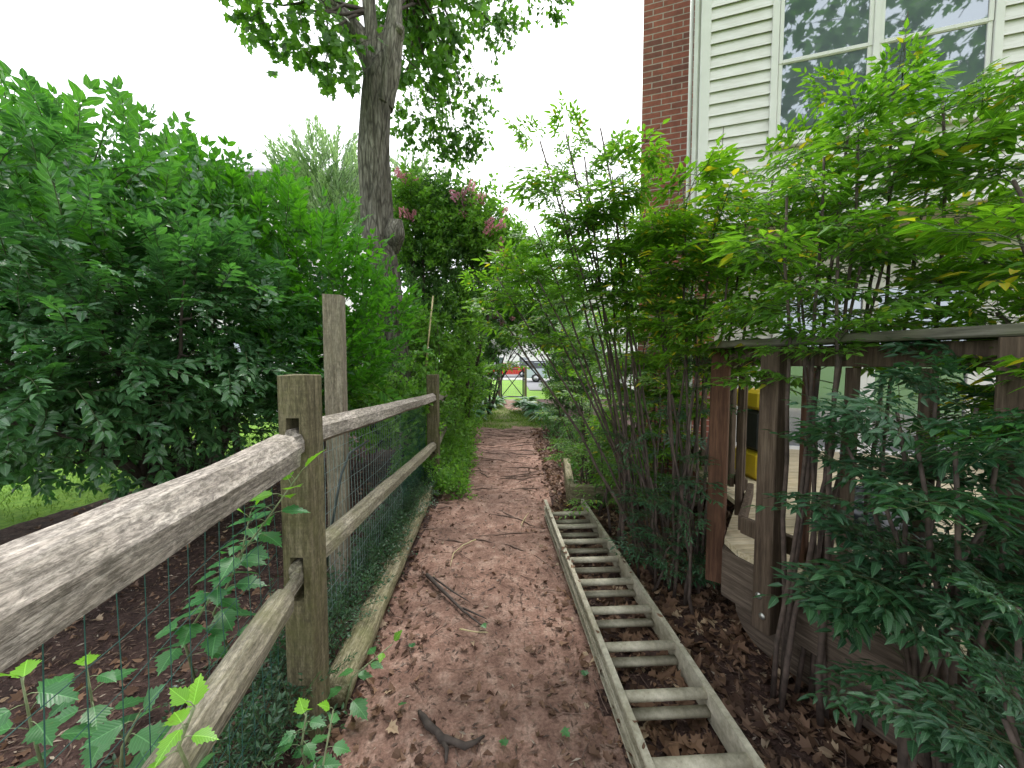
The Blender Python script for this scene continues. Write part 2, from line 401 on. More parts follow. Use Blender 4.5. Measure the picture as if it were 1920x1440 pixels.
def brick_mat():
    m, n, b = mat('red_brick')
    t = n.nodes.new('ShaderNodeTexCoord'); mp = n.nodes.new('ShaderNodeMapping'); mp.inputs['Rotation'].default_value = (R(90), 0, 0)
    br = N(n, 'ShaderNodeTexBrick', Scale=1.0)
    br.inputs['Brick Width'].default_value = .215; br.inputs['Row Height'].default_value = .0677
    br.inputs['Mortar Size'].default_value = .006; br.inputs['Mortar Smooth'].default_value = .15
    br.inputs['Color1'].default_value = (.29, .095, .068, 1); br.inputs['Color2'].default_value = (.12, .055, .05, 1)
    br.inputs['Mortar'].default_value = (.40, .34, .31, 1); br.inputs['Bias'].default_value = -.35
    n.links.new(t.outputs['Object'], mp.inputs[0]); n.links.new(mp.outputs[0], br.inputs['Vector'])
    col = mixc(n, .7, br.outputs['Color'], ramp(n, noise(n, 16, 6, rough=.7), [(.3, (.6, .6, .6)), (.7, (1.3, 1.25, 1.2))]), 'MULTIPLY')
    n.links.new(col, b.inputs['Base Color']); b.inputs['Roughness'].default_value = .9
    inv = n.nodes.new('ShaderNodeInvert'); n.links.new(br.outputs['Fac'], inv.inputs[1])
    bump(n, b, inv.outputs[0], .6, .008); return m
M['brick'] = brick_mat()

def glass_mat():
    m, n, b = mat('window_glass')
    col = ramp(n, noise(n, 2.0, 4), [(.3, (.085, .095, .125)), (.7, (.13, .145, .18))])
    n.links.new(col, b.inputs['Base Color']); b.inputs['Roughness'].default_value = .7; b.inputs['Specular IOR Level'].default_value = 0.0
    g = n.nodes.new('ShaderNodeBsdfGlossy'); g.inputs['Roughness'].default_value = .02; g.inputs[0].default_value = (.85, .92, 1, 1)
    ms = n.nodes.new('ShaderNodeMixShader'); ms.inputs[0].default_value = .24
    n.links.new(b.outputs[0], ms.inputs[1]); n.links.new(g.outputs[0], ms.inputs[2])
    n.links.new(ms.outputs[0], n.nodes['Material Output'].inputs[0]); return m
M['glass'] = glass_mat()

# ------------------------------------------------------------------ ground
def fence_x(y):
    if y < 1.54: return -.85 + .176 * (1.54 - y)
    if y < 4.75: return -.85 - (y - 1.54) * .0405
    return -.98 - (y - 4.75) * .08
def sstep(t): t = min(1, max(0, t)); return t * t * (3 - 2 * t)
def gh(x, y):
    e = fence_x(y) + .02
    z = .095 * sstep((e - x) / .10 + .5) * sstep((6.5 - y) / 2.0)
    z += .10 * sstep((-2.5 - x) / 4) * 0
    z += .022 * fbm(x * 1.3, y * 1.3, 3.1) + .008 * fbm(x * 6, y * 6, 1.7)
    if abs(x) < 2.4 and y < 9: z += .005 * fbm(x * 13, y * 13, 6.6)
    if abs(x) < 1.2: z -= .02 * (1 - (x / 1.2) ** 2)
    return z
def region(x, y):
    n1 = .22 * fbm(x * 2.2, y * 2.2, 9.0); n2 = .5 * fbm(x * .7, y * .7, 5.0)
    if y > 16.45: return 'lawn'
    left = fence_x(y) + .12 + n1 * .3
    if y > 10: left = -1.55
    right = .46 + .30 * sstep((3.6 - y) / 2) * 0 + n1 * .6 + (.25 if y > 4.6 else 0)
    if x < -4.3 + n2: return 'lawn'
    if x < left: return 'mulch_bed'
    if x < right:
        if y > 9.2 + n1 * 3:
            return 'path' if (y < 16.4 and abs(x - .0 + (y - 13) * .02) < .24 + n1 and y > 12.6) else 'worn_grass'
        return 'path'
    if y > 9.5 + n1 * 2 and x < 1.4 and y < 16.4: return 'worn_grass' if x < 1.0 else 'leaf_bed'
    return 'leaf_bed'
xs = np.concatenate([np.arange(-14, -5, .25), np.arange(-5, 2.6, .045), np.arange(2.6, 9, .4)])
ys = np.concatenate([np.arange(-3, 0.4, .3), np.arange(.4, 9.0, .045), np.arange(9, 17.6, .12)])
H = np.array([[gh(x, y) for x in xs] for y in ys])
vv = np.stack([np.broadcast_to(xs, H.shape), np.broadcast_to(ys[:, None], H.shape), H], -1).reshape(-1, 3)
nx = len(xs); faces = {}
for j in range(len(ys) - 1):
    for i in range(nx - 1):
        k = region((xs[i] + xs[i + 1]) / 2, (ys[j] + ys[j + 1]) / 2)
        faces.setdefault(k, []).append((j * nx + i, j * nx + i + 1, (j + 1) * nx + i + 1, (j + 1) * nx + i))
gm = {'lawn': M['lawn'], 'mulch_bed': M['mulch'], 'path': M['path'], 'worn_grass': M['grass_worn'], 'leaf_bed': M['mulch']}
for k, fl in faces.items():
    fa = np.array(fl); u, inv = np.unique(fa, return_inverse=True)
    b = MB(); b.add(vv[u], [inv.reshape(-1, 4).astype(np.int32)], 0, True)
    tag(b.build(k, gm[k]), kind='structure')
b = MB(); z0 = -.03          # ground to the horizon round the near sheet
X0, X1, Y0, Y1 = xs[0] + .3, xs[-1] - .3, ys[0] + .2, ys[-1] - .1
b.add([(-600, -600, z0), (600, -600, z0), (600, 900, z0), (-600, 900, z0), (X0, Y0, z0), (X1, Y0, z0), (X1, Y1, z0), (X0, Y1, z0)],
      [(0, 1, 5, 4), (1, 2, 6, 5), (2, 3, 7, 6), (3, 0, 4, 7)])
tag(b.build('ground', M['lawn']), kind='structure')
b = MB(); b.box((0, 35.5, .0), (90, 1.5, .10)); tag(b.build('pavement', M['concrete']), kind='structure')
b = MB(); b.box((5.2, 28.2, -.012), (8.4, 13.0, .06)); tag(b.build('driveway', M['asphalt']), kind='structure')
b = MB(); b.box((0, 44, -.02), (120, 14, .06)); tag(b.build('road', M['asphalt']), kind='structure')
b = MB(); b.box((0, 36.7, .02), (90, .2, .14), bev=.02); tag(b.build('kerb', M['concrete']), kind='structure')

# ------------------------------------------------------------------ leaf templates and sprigs
def leaf_tpl(w=.45, droop=.12, fold=.10, belly=.42):
    h = w / 2
    v = [(0, 0, 0), (-h, belly * .75, fold), (0, belly * .8, .02), (h, belly * .75, fold),
         (-h * .72, belly + .28, fold * .6 - droop * .4), (0, belly + .28, -droop * .35), (h * .72, belly + .28, fold * .6 - droop * .4), (0, 1, -droop)]
    f = [np.array([(1, 2, 5, 4), (2, 3, 6, 5)], np.int32), np.array([(0, 2, 1), (0, 3, 2), (4, 5, 7), (5, 6, 7)], np.int32)]
    return np.array(v, float), f
def leaf_lo(w=.45, droop=.1, fold=.08):
    h = w / 2
    v = [(0, 0, 0), (-h, .45, fold), (0, 1, -droop), (h, .45, fold)]
    return np.array(v, float), [np.array([(0, 2, 1), (0, 3, 2)], np.int32)]
def lobed_tpl(lobes, droop=.15, fold=.08, depth=.10):
    """outline points (x>=0 half, y) mirrored, fanned from the midrib"""
    half = lobes; v = [(0, 0, 0)]; n = len(half)
    mid = [(0, y, -droop * y * y) for x, y in half]
    L = [(-x, y, fold * x * 4 * .3 - droop * y * y) for x, y in half]
    Rr = [(x, y, fold * x * 4 * .3 - droop * y * y) for x, y in half]
    v = np.array([(0, 0, 0)] + mid + L + Rr + [(0, 1, -droop)], float); t = []; tip = 3 * n + 1
    for side, sg in ((n + 1, 1), (2 * n + 1, -1)):
        def F3(a, b, c): t.append((a, b, c) if sg > 0 else (a, c, b))
        F3(0, 1, side)
        for i in range(n - 1):
            F3(1 + i, 2 + i, side + i + 1); F3(1 + i, side + i + 1, side + i)
        F3(n, tip, side + n - 1)
    return v, [np.array(t, np.int32)]
MAPLE = [(.16, -.04), (.50, .02), (.33, .16), (.62, .46), (.36, .45), (.27, .52), (.30, .74), (.12, .80)]
HIB = [(.14, .02), (.20, .10), (.30, .18), (.29, .25), (.44, .40), (.33, .41), (.36, .53), (.22, .55), (.25, .68), (.14, .71), (.14, .83), (.05, .88)]

def put(tpl, P, D, U, L, W=1.0):
    """copies of a leaf template: base P, direction D, upward normal U, length L"""
    tv, tf = tpl
    P = np.asarray(P, float); D = np.asarray(D, float); U = np.asarray(U, float); n = len(P)
    D = D / np.linalg.norm(D, axis=1)[:, None]
    S = np.cross(D, U); S /= (np.linalg.norm(S, axis=1)[:, None] + 1e-9); Nn = np.cross(S, D)
    L = np.broadcast_to(np.asarray(L, float), (n,))[:, None, None]
    V = P[:, None] + L * (tv[None, :, 0:1] * W * S[:, None] + tv[None, :, 1:2] * D[:, None] + tv[None, :, 2:3] * Nn[:, None])
    off = (np.arange(n) * len(tv))[:, None, None]
    return V.reshape(-1, 3), [(f[None] + off).reshape(-1, f.shape[1]).astype(np.int32) for f in tf]

def luv(tpl, n): return np.tile(np.stack([tpl[0][:, 0], tpl[0][:, 1], np.ones(len(tpl[0]))], 1), (n, 1))
class Sprig:
    """a twig with leaves in its own frame (grows along +y, flat side up +z, unit length); material 0 leaf, 1 twig"""
    def __init__(s, leaves, twigs, tpl, tn=3):
        b = MB(); P, D, U, L = [np.array(x) for x in zip(*leaves)]
        v, f = put(tpl, P, D, U, L); b.add(v, f, 0, False, luv(tpl, len(P)))
        for pts, r in twigs: b.tube(pts, r, tn, 1, True, False)
        s.V = np.concatenate(b.v); s.A = np.concatenate(b.a); s.F = b.f; s.P = P; s.n = len(P)
def place(mb, sprigs, P, D, U, S, r):
    P = np.asarray(P, float); D = np.asarray(D, float); U = np.asarray(U, float); S = np.asarray(S, float)
    idx = r.integers(0, len(sprigs), len(P))
    for k, sg in enumerate(sprigs):
        m = idx == k
        if not m.any(): continue
        n = m.sum(); d = D[m] / np.linalg.norm(D[m], axis=1)[:, None]
        x = np.cross(d, U[m]); x /= (np.linalg.norm(x, axis=1)[:, None] + 1e-9); z = np.cross(x, d)
        V = P[m][:, None] + S[m][:, None, None] * (sg.V[None, :, 0:1] * x[:, None] + sg.V[None, :, 1:2] * d[:, None] + sg.V[None, :, 2:3] * z[:, None])
        off = (np.arange(n) * len(sg.V))[:, None, None]
        base = mb.n
        mb.v.append(V.reshape(-1, 3).astype(np.float32)); mb.a.append(np.tile(sg.A, (n, 1))); mb.n += n * len(sg.V)
        for f, mi, sm in sg.F:
            mb.f.append(((f[None] + off).reshape(-1, f.shape[1]).astype(np.int32) + base, mi, sm))

def sprig_opposite(r, pairs=7, leaf=.26, w=.46, tpl=None, spread=55, curve=.10, tip=True, droop=.15, up=.15):
    L = []; ts = np.linspace(.12, .96, pairs); c = r.normal(0, .06, 2)
    def pt(t): return np.array([c[0] * t * t * 2, t, -curve * t * t + c[1] * t * t])
    for t in ts:
        s = leaf * (1 - .45 * abs(t - .55)) * r.uniform(.85, 1.15)
        for sg in (-1, 1):
            if r.uniform() < .10: continue
            a = R(spread + r.normal(0, 9) - 15 * t)
            d = np.array([sg * math.sin(a), math.cos(a), up + r.normal(0, .14) - droop * .5])
            L.append((pt(t) + d * .02, d, np.array([r.normal(0, .22), r.normal(0, .15), 1.0]), s))
    if tip: L.append((pt(1), np.array([r.normal(0, .1), 1, .1]), np.array([0, -.1, 1.0]), leaf * .8))
    return Sprig(L, [([pt(t) for t in (0, .35, .7, 1)], [.011, .009, .006, .003])], tpl or leaf_tpl(w, .14, .10))
def sprig_random(r, n=12, leaf=.2, tpl=None, length=1.0, hang=0.0, pet=.06):
    L = []; tw = []; c = r.normal(0, .12, 2)
    def pt(t): return np.array([c[0] * t * t, t, c[1] * t * t])
    tw.append(([pt(t) for t in (0, .5, 1)], [.012, .008, .003]))
    for i in range(n):
        t = r.uniform(.1, 1); a = r.uniform(0, 2 * math.pi)
        d = unit([math.cos(a), .45, math.sin(a) * .8 - hang]); p = pt(t) + d * pet
        d2 = unit(d + np.array([0, 0, -hang]))
        L.append((p, d2, unit([r.normal(0, .5), r.normal(0, .5), 1.0]), leaf * r.uniform(.7, 1.2)))
    return Sprig(L, tw, tpl or leaf_lo())
def sprig_nandina(r, tpl, lf=.150):
    """a three times divided compound leaf"""
    L = []; tw = []; cx = r.normal(0, .08); dr = r.uniform(.15, .45)
    def pt(t): return np.array([cx * t * t, t * (1 - .08 * t), .18 * t - dr * t * t])
    tw.append(([pt(t) for t in (0, .3, .6, 1)], [.008, .006, .005, .003]))
    def fan(base, d, ln, pairs):
        d = unit(d); e = base + d * ln * .98 + np.array([0, 0, -.10 * ln])
        tw.append(([base, (base + e) / 2 + np.array([0, 0, .02 * ln]), e], [.004, .003, .002]))
        side = unit(np.cross(d, [0, 0, 1]))
        for k in range(pairs):
            t = (k + .55) / (pairs + .25); q = base + (e - base) * t
            for sg in (-1, 1):
                if r.uniform() < .12: continue
                dd = unit(d * .75 + sg * side * r.uniform(.6, .9) + np.array([0, 0, r.normal(-.18, .16)]))
                L.append((q, dd, unit([r.normal(0, .3), r.normal(0, .3), 1]), lf * r.uniform(.7, 1.15)))
        L.append((e, unit(d + np.array([0, 0, -.2])), unit([r.normal(0, .2), r.normal(0, .2), 1]), lf * r.uniform(.95, 1.25)))
    for t, ln in ((.30, .42), (.50, .38), (.68, .30), (.84, .22)):
        b0 = pt(t)
        for sg in (-1, 1):
            a = R(r.uniform(48, 66)); d = unit([sg * math.sin(a), math.cos(a), r.normal(.0, .12)]); l = ln * r.uniform(.85, 1.1)
            if ln > .28:
                side = unit(np.cross(d, [0, 0, 1]))
                for s2 in (-1, 1):
                    fan(b0 + d * l * .38, unit(d * .7 + s2 * side * .75 + np.array([0, 0, r.normal(-.05, .1)])), l * .42, 1)
                if ln > .36:
                    for s2 in (-1, 1): fan(b0 + d * l * .66, unit(d * .7 + s2 * side * .75), l * .3, 1)
            fan(b0, d, l, 2)
    fan(pt(.93), [cx, 1, -.1], .24, 2)
    return Sprig(L, tw, tpl)

NA_f = None
EU = [sprig_opposite(rng, p, rng.uniform(.25, .33), rng.uniform(.44, .54), droop=rng.uniform(.15, .5), up=.05, curve=rng.uniform(-.05, .3)) for p in (5, 6, 7, 8, 7, 8, 4, 6, 9, 7, 6, 8)]
EU_up = [sprig_opposite(rng, p, .30, .50, spread=58, up=.30, curve=0) for p in (5, 6, 6, 7, 4, 5, 7, 6)]
NA = [sprig_nandina(rng, leaf_tpl(.36, .15, .07, .36)) for _ in range(14)]
NA_lo = [sprig_nandina(rng, leaf_lo(.34), .13) for _ in range(4)]
MP = [sprig_random(rng, 11, .30, lobed_tpl(MAPLE, .2, .05), hang=.5, pet=.16) for _ in range(5)]
SM = [sprig_random(rng, 30, .17, leaf_lo(.62), hang=.1, pet=.03) for _ in range(5)]
SMb = [sprig_random(rng, 22, .20, leaf_tpl(.58), hang=.15, pet=.04) for _ in range(5)]
SV = [sprig_opposite(rng, 10, .22, .26, tpl=leaf_lo(.36), spread=34, up=.3, curve=-.05) for _ in range(4)]
FL = [sprig_random(rng, 60, .20, leaf_lo(1.0), hang=.0, pet=.16) for _ in range(3)]
VC = [sprig_opposite(rng, 6, .17, .42, spread=60, curve=.05, up=.35) for _ in range(4)]

def crown(mb, sprigs, blobs, size, r, up=.35, flat=.75, jit=.45, inner=.35, lowcut=None):
    """blobs: (cx,cy,cz, rx,ry,rz, n) - sprigs grow outwards, clumped"""
    for cx, cy, cz, rx, ry, rz, n in blobs:
        d = r.normal(size=(n * 2, 3)); d /= np.linalg.norm(d, axis=1)[:, None]
        # clumping: keep the directions where a noise is high
        ph = r.uniform(0, 50)
        keep = np.array([mnoise.noise(Vector((x[0] * 2.4 + ph, x[1] * 2.4, x[2] * 2.4))) for x in d])
        d = d[np.argsort(-(keep + r.normal(0, .22, len(keep))))[:n]]
        rad = inner + (1 - inner) * r.uniform(0, 1, n) ** .55
        P = np.array([cx, cy, cz]) + d * rad[:, None] * np.array([rx, ry, rz])
        if lowcut is not None:
            k = P[:, 2] > lowcut; P = P[k]; d = d[k]; n = len(P)
        D = d * np.array([1, 1, .6]) + np.array([0, 0, up]) + r.normal(0, jit, (n, 3))
        U = np.array([0, 0, 1.0]) * flat + d * (1 - flat) + r.normal(0, .22, (n, 3))
        place(mb, sprigs, P, D, U, size * r.uniform(.7, 1.25, n), r)

def wander(a, b, n, amp, r, sag=0.0):
    a = np.array(a, float); b = np.array(b, float); pts = []
    off = np.zeros(3)
    for i in range(n + 1):
        t = i / n
        p = a + (b - a) * t + off * math.sin(math.pi * min(1, t * 1.0)) * 1.0
        p[2] += sag * math.sin(math.pi * t)
        pts.append(p); off = off + r.normal(0, amp, 3)
    return pts

def limbs(mb, base, blobs, r, r0=.035, k=3, n=6, fork=.35):
    """limbs from the base up into each blob, with side shoots"""
    base = np.array(base, float)
    for cx, cy, cz, rx, ry, rz, _ in blobs:
        c = np.array([cx, cy, cz]); mid = base + (c - base) * fork + np.array([0, 0, .15]) + r.normal(0, .08, 3)
        mb.tube([base, (base + mid) / 2 + r.normal(0, .03, 3), mid], [r0, r0 * .85, r0 * .7], 8)
        for _ in range(k):
            e = c + r.normal(0, .5, 3) * np.array([rx, ry, rz])
            pts = wander(mid, e, n, .03, r, .08)
            mb.tube(pts, list(np.linspace(r0 * .65, .004, len(pts))), 6)
            for _ in range(4):
                q = pts[r.integers(2, len(pts) - 1)]; e2 = q + unit(r.normal(size=3) + [0, 0, .4]) * r.uniform(.3, .7) * rx * .6
                mb.tube(wander(q, e2, 3, .02, r), [r0 * .3, r0 * .22, .004, .003], 4)

def shrub(name, label, cat, base, blobs, sprigs, size, leafm, seed, r0=.035, k=3, up=.35, extra=None, group=None, twigm=None, **kw):
    r = np.random.default_rng(seed)
    t = thing(name, label, cat, base, group=group)
    s = MB(); limbs(s, base, blobs, r, r0, k); s.build('branches', M['stem'], t)
    f = MB(); crown(f, sprigs, blobs, size, r, up, **kw)
    f.build('foliage', [M[leafm], M[twigm or 'twig']], t)
    if extra: extra(t, r)
    return t

# ------------------------------------------------------------------ split rail fence
def prism(mb, outline, z0, z1, mi=0, rough=0.0):
    n = len(outline); v = [(x, y, z0) for x, y in outline] + [(x, y, z1 + (rough * random.uniform(-1, 1))) for x, y in outline]
    f = [(i, (i + 1) % n, n + (i + 1) % n, n + i) for i in range(n)]
    mb.add(v, f, mi); mb.add(v, [tuple(range(n))[::-1], tuple(range(n, 2 * n))], mi)
def bevel_rect(x0, x1, y0, y1, b, corners=(1, 1, 1, 1)):
    p = []
    for (x, y, dx, dy), c in zip(((x0, y0, 1, 1), (x1, y0, -1, 1), (x1, y1, -1, -1), (x0, y1, 1, -1)), corners):
        if c:
            q = [(x + dx * b, y), (x, y + dy * b)]
            if (dx * dy) > 0: q = q[::-1]
            p += q
        else: p.append((x, y))
    return p
fence = thing('split_rail_fence', 'weathered split rail fence with green wire mesh along the left of the path', 'fence', (-.85, 1.54, .08))
def make_post(x, y, ztop, s, slots, matk='post', rz=0.0):
    p = MB(); h = s / 2; z = -.3; b = .006; hw = .026
    for z0, z1 in sorted(slots):
        prism(p, bevel_rect(-h, h, -h, h, b), z, z0)
        prism(p, bevel_rect(-h, -hw, -h, h, b, (1, 0, 0, 1)), z0, z1)
        prism(p, bevel_rect(hw, h, -h, h, b, (0, 1, 1, 0)), z0, z1)
        z = z1
    prism(p, bevel_rect(-h, h, -h, h, b), z, ztop, rough=.005)
    Mx = Matrix.Translation((x, y, 0)) @ Matrix.Rotation(rz, 4, 'Z')
    return p.build('post', M[matk], fence, Mx)
make_post(-.85, 1.54, 1.50, .118, [(.60, .78), (1.18, 1.335)], rz=R(-2))
make_post(-.985, 4.78, 1.40, .135, [(.42, .56), (1.04, 1.16)])
make_post(-1.245, 7.95, 1.20, .13, [(.5, .62), (.92, 1.04)])
def make_rail(a, b, hgt, wid, matk, ta=.12, tb=.12, seed=0, name='rail'):
    """split rail: uneven five sided section, flattened tenons at both ends"""
    Mx, L = axis_matrix(a, b); r = np.random.default_rng(seed); ns = 40; prof = []
    base = np.array([(-.50, -.30), (-.18, -.52), (.46, -.40), (.52, .10), (.30, .44), (-.12, .52), (-.46, .22)])
    v = []; n = len(base)
    stn = sorted([L * i / ns for i in range(ns + 1)] + [ta, ta + .012, L - tb, L - tb - .012]); ns = len(stn) - 1
    for i in range(ns + 1):
        x = stn[i]
        ea = min(1, max(.0, (x - ta) / .012)) if ta > 0 else 1; eb = min(1, max(.0, (L - x - tb) / .012)) if tb > 0 else 1
        e = min(ea, eb); sy = .40 / wid * .05 * 2 if False else (.040 / wid) * (1 - e) + e; sz = (.62) * (1 - e) + e
        for j, (py, pz) in enumerate(base):
            jy = .07 * fbm(x * 1.6 + j * 3.1, seed * 7.7, 0) + .015 * fbm(x * 14, j * 2, seed); jz = .07 * fbm(x * 1.4, j * 5.3 + 2, seed) + .015 * fbm(x * 14, j * 2.5, seed + 4)
            v.append((x, (py + jy) * wid * sy, (pz + jz) * hgt * sz))
    f = [(i * n + j, i * n + (j + 1) % n, (i + 1) * n + (j + 1) % n, (i + 1) * n + j) for i in range(ns) for j in range(n)]
    m = MB(); m.add(v, f); m.add(v, [tuple(range(n))[::-1], tuple(range(ns * n, ns * n + n))])
    return m.build(name, M[matk], fence, Mx)
make_rail((-.842, 1.57, 1.235), (-.27, -1.7, 1.265), .124, .12, 'rail', .24, .1, 3)
make_rail((-.85, 1.50, .70), (-.29, -1.7, .70), .098, .09, 'rail_lo', .17, .1, 4)
make_rail((-.852, 1.46, 1.262), (-.98, 4.82, 1.118), .105, .10, 'rail', .13, .12, 5)
make_rail((-.852, 1.46, .735), (-.98, 4.82, .515), .098, .085, 'rail_lo', .13, .12, 6)
make_rail((-.985, 4.74, 1.09), (-1.245, 8.0, .985), .10, .09, 'rail', .12, .12, 7)
make_rail((-.985, 4.74, .465), (-1.245, 8.0, .56), .10, .09, 'rail_lo', .12, .12, 8)
def wire_panel(a, b, z0, z1a, z1b, dh, dv, wob=.006, matk='green_wire', curl=0.0, rad=.0013):
    m = MB(); a = np.array(a, float); b = np.array(b, float); L = np.linalg.norm(b - a); nrm = np.array([-(b - a)[1], (b - a)[0]]) / L
    def pt(s, z):
        q = a + (b - a) * s / L + nrm * (.012 * fbm(s * 2.1, z * 2) ); return (q[0], q[1], z + wob * fbm(s * 3, z * 5, 2) - .02 * math.sin(math.pi * min(1, s / L)) * (z > .5))
    z = z0
    k = 0; rows = int((max(z1a, z1b) - z0) / dh)
    for k in range(rows + 1):
        f = k / rows; m.tube([pt(s, z0 + f * ((z1a if True else 0) * (1 - s / L) + z1b * s / L - z0)) for s in np.linspace(0, L, 14)], rad, 4, 0, True, False)
    for s in np.arange(0, L, dv):
        m.tube([pt(s, z) for z in np.linspace(z0, z1a * (1 - s / L) + z1b * s / L, 6)], rad, 4, 0, True, False)
    return m.build('wire_mesh', M[matk], fence)
wire_panel((-.93, 1.60), (-1.03, 3.55), .06, 1.22, 1.16, .105, .052, matk='grey_wire')
wire_panel((-1.035, 3.56), (-1.07, 4.72), .06, 1.16, 1.1, .08, .035, wob=.012)
wire_panel((-.95, 1.50), (-.48, -.9), .06, 1.10, 1.12, .105, .076)

post = MB(); prism(post, bevel_rect(-.055, .055, -.05, .05, .006), -.3, 1.965, rough=.004)
pt_ = post.build('timber_post', M['post_tall'], None, Matrix.Translation((-1.1, 2.4, 0)) @ Matrix.Rotation(R(9), 4, 'Z'))
tag(pt_, 'tall plain square timber post standing behind the fence, higher than the fence posts', 'post')

hose = MB(); hose.tube([at(612, 1060, 2.15), at(618, 1010, 2.1), at(632, 930, 2.05), at(640, 890, 2.1), at(655, 850, 2.3), at(690, 826, 2.5)], .007, 8)
tag(hose.build('cable', M['cable']), 'dark bent cable leaning against the wire mesh beside the tall timber post', 'cable')
for a_, b_, lab in ((at(694, 790, 4.9), at(812, 555, 6.0), 'upper'), (at(790, 745, 6.4), at(803, 660, 6.0), 'lower')):
    s = MB(); s.tube([a_ if lab == 'lower' else at(797, 700, 6.0), at(803, 640, 6.0), at(812, 555, 6.0)] if lab == 'upper' else [a_, (a_ + b_) / 2, b_], .013, 6)
    tag(s.build('bamboo_cane', M['bamboo']), 'pale bamboo cane standing upright among the vines' if lab == 'upper' else 'short pale cane leaning beside the middle fence post', 'cane')

# landscape log edging
Mx, L = axis_matrix((-.79, 1.64, .075), (-.975, 4.45, .065)); lg = MB(); r_ = .070
pts = [(L * i / 40, .008 * fbm(i * .3, 1), .006 * fbm(i * .25, 4)) for i in range(41)]
v, f = tube_geo(pts, [r_ * (1 + .07 * fbm(i * .35, 9)) for i in range(41)], 14); v = np.array([(x, y, min(z, .052)) for x, y, z in v]); lg.add(v, f, 0, True)
tag(lg.build('edging_log', M['logwood'], None, Mx), 'long mossy landscape log lying on the ground along the foot of the fence', 'log')
# timber box edge right
tb = MB(); tb.box((0, 0, 0), (.09, 1.6, .17), bev=.012)
root = thing('timber_planter_edge', 'low weathered timber bed edging with a square corner beside the far end of the ladder', 'edging', (.72, 4.25, 0))
for c, sz, rz, mk in (((1.32, 4.15, .10), (1.35, .09, .2), -4, 'logwood'), ((.72, 4.85, .098), (1.25, .088, .2), 84, 'logwood')):
    q = MB(); q.box((0, 0, 0), sz, bev=.012); q.build('timber', M[mk], root, Matrix.Translation(c) @ Matrix.Rotation(R(rz), 4, 'Z'))

# ------------------------------------------------------------------ ladder
lad = thing('extension_ladder', 'weathered aluminium extension ladder lying flat on the ground along the right side of the path', 'ladder', (.6, 1.4, 0))
A0 = Vector((.322, 3.86, 0)); dirL = Vector((.136, -2.5, 0)).normalized(); LX = Vector((-dirL.y, dirL.x, 0))
Ml = Matrix(((dirL.x, LX.x, 0, A0.x), (dirL.y, LX.y, 0, A0.y), (0, 0, 1, .0), (0, 0, 0, 1)))
def chan(y, sgn, zc, hgt, wd, L0, L1, name):
    m = MB(); t = .0035
    m.box(((L0 + L1) / 2, y, zc), (L1 - L0, t, hgt - 2 * t))
    for q in (-1, 1): m.box(((L0 + L1) / 2, y + sgn * (wd / 2 - t / 2), zc + q * (hgt / 2 - t / 2)), (L1 - L0, wd, t))
    for q in (-1, 1): m.box(((L0 + L1) / 2, y + sgn * (wd - t * .6), zc + q * (hgt / 2 - t - .005)), (L1 - L0, t, .0099))
    return m.build(name, M['ladder'], lad, Ml)
LEN = 4.9
chan(.030, -1, .118, .070, .027, 0.0, LEN, 'upper_rail'); chan(.390, 1, .118, .070, .027, 0.0, LEN, 'upper_rail')
chan(.018, -1, .044, .072, .020, .05, LEN, 'lower_rail'); chan(.402, 1, .044, .072, .020, .05, LEN, 'lower_rail')
v, f = tube_geo([(0, .031, 0), (0, .389, 0)], .0225, 14)
up0 = MB(); up0.add(v * np.array([1.15, 1, .85]), f, 0, True); v2, f2 = tube_geo([(0, .019, 0), (0, .401, 0)], .0225, 14)
lo0 = MB(); lo0.add(v2 * np.array([1.15, 1, .8]), f2, 0, True)
pu = pl = None
for k in range(15):
    x = .30 + .285 * k
    if pu is None:
        pu = up0.build('upper_rung', M['ladder'], lad, Ml @ Matrix.Translation((x, 0, .122)))
        pl = lo0.build('lower_rung', M['ladder'], lad, Ml @ Matrix.Translation((x + .008, 0, .047)))
    else:
        for src, T in ((pu, (x, 0, .122)), (pl, (x + .008, 0, .047))):
            c = src.copy(); COL.objects.link(c); c.matrix_basis = Ml @ Matrix.Translation(T)
for k in (3, 9):
    q = MB(); q.box((.05 + .305 * k, -.005, .085), (.05, .004, .06), bev=.001); q.build('bracket', M['bolt'], lad, Ml)

# ------------------------------------------------------------------ deck
deck = thing('wooden_deck', 'raised wooden deck with dark railing and pale sun bleached floor at the right', 'deck', (1.2, 2.1, 0))
dA = Vector((1.175, 2.09, 0)); dB = Vector((1.95, .095, 0)); dA2 = Vector((1.62, 2.72, 0)); dE = Vector((1.85, 4.5, 0))
def left_x(y):
    if y < dA.y: return dA.x + (dA.y - y) * (dB.x - dA.x) / (dA.y - dB.y)
    if y < dA2.y: return dA.x + (y - dA.y) * (dA2.x - dA.x) / (dA2.y - dA.y)
    return dA2.x + (y - dA2.y) * (dE.x - dA2.x) / (dE.y - dA2.y)
fl = MB(); y = -.6
while y < 4.6:
    y1 = y + .138; a_, b_ = left_x(y), left_x(y1)
    v = [(a_, y, .515), (6, y, .515), (6, y1, .515), (b_, y1, .515), (a_, y, .55), (6, y, .55), (6, y1, .55), (b_, y1, .55)]
    fl.add(v, [(0, 3, 2, 1), (4, 5, 6, 7), (0, 1, 5, 4), (1, 2, 6, 5), (2, 3, 7, 6), (3, 0, 4, 7)]); y += .145
fl.build('floor', M['floorwood'], deck)
ed = (dB - dA).normalized(); en = Vector((-ed.y, ed.x, 0)); en = en if en.x < 0 else -en      # outward
def along(a, d, s, off, z): return a + d * s + (Vector((-d.y, d.x, 0)) if Vector((-d.y, d.x, 0)).x < 0 else Vector((d.y, -d.x, 0))) * off + Vector((0, 0, z))
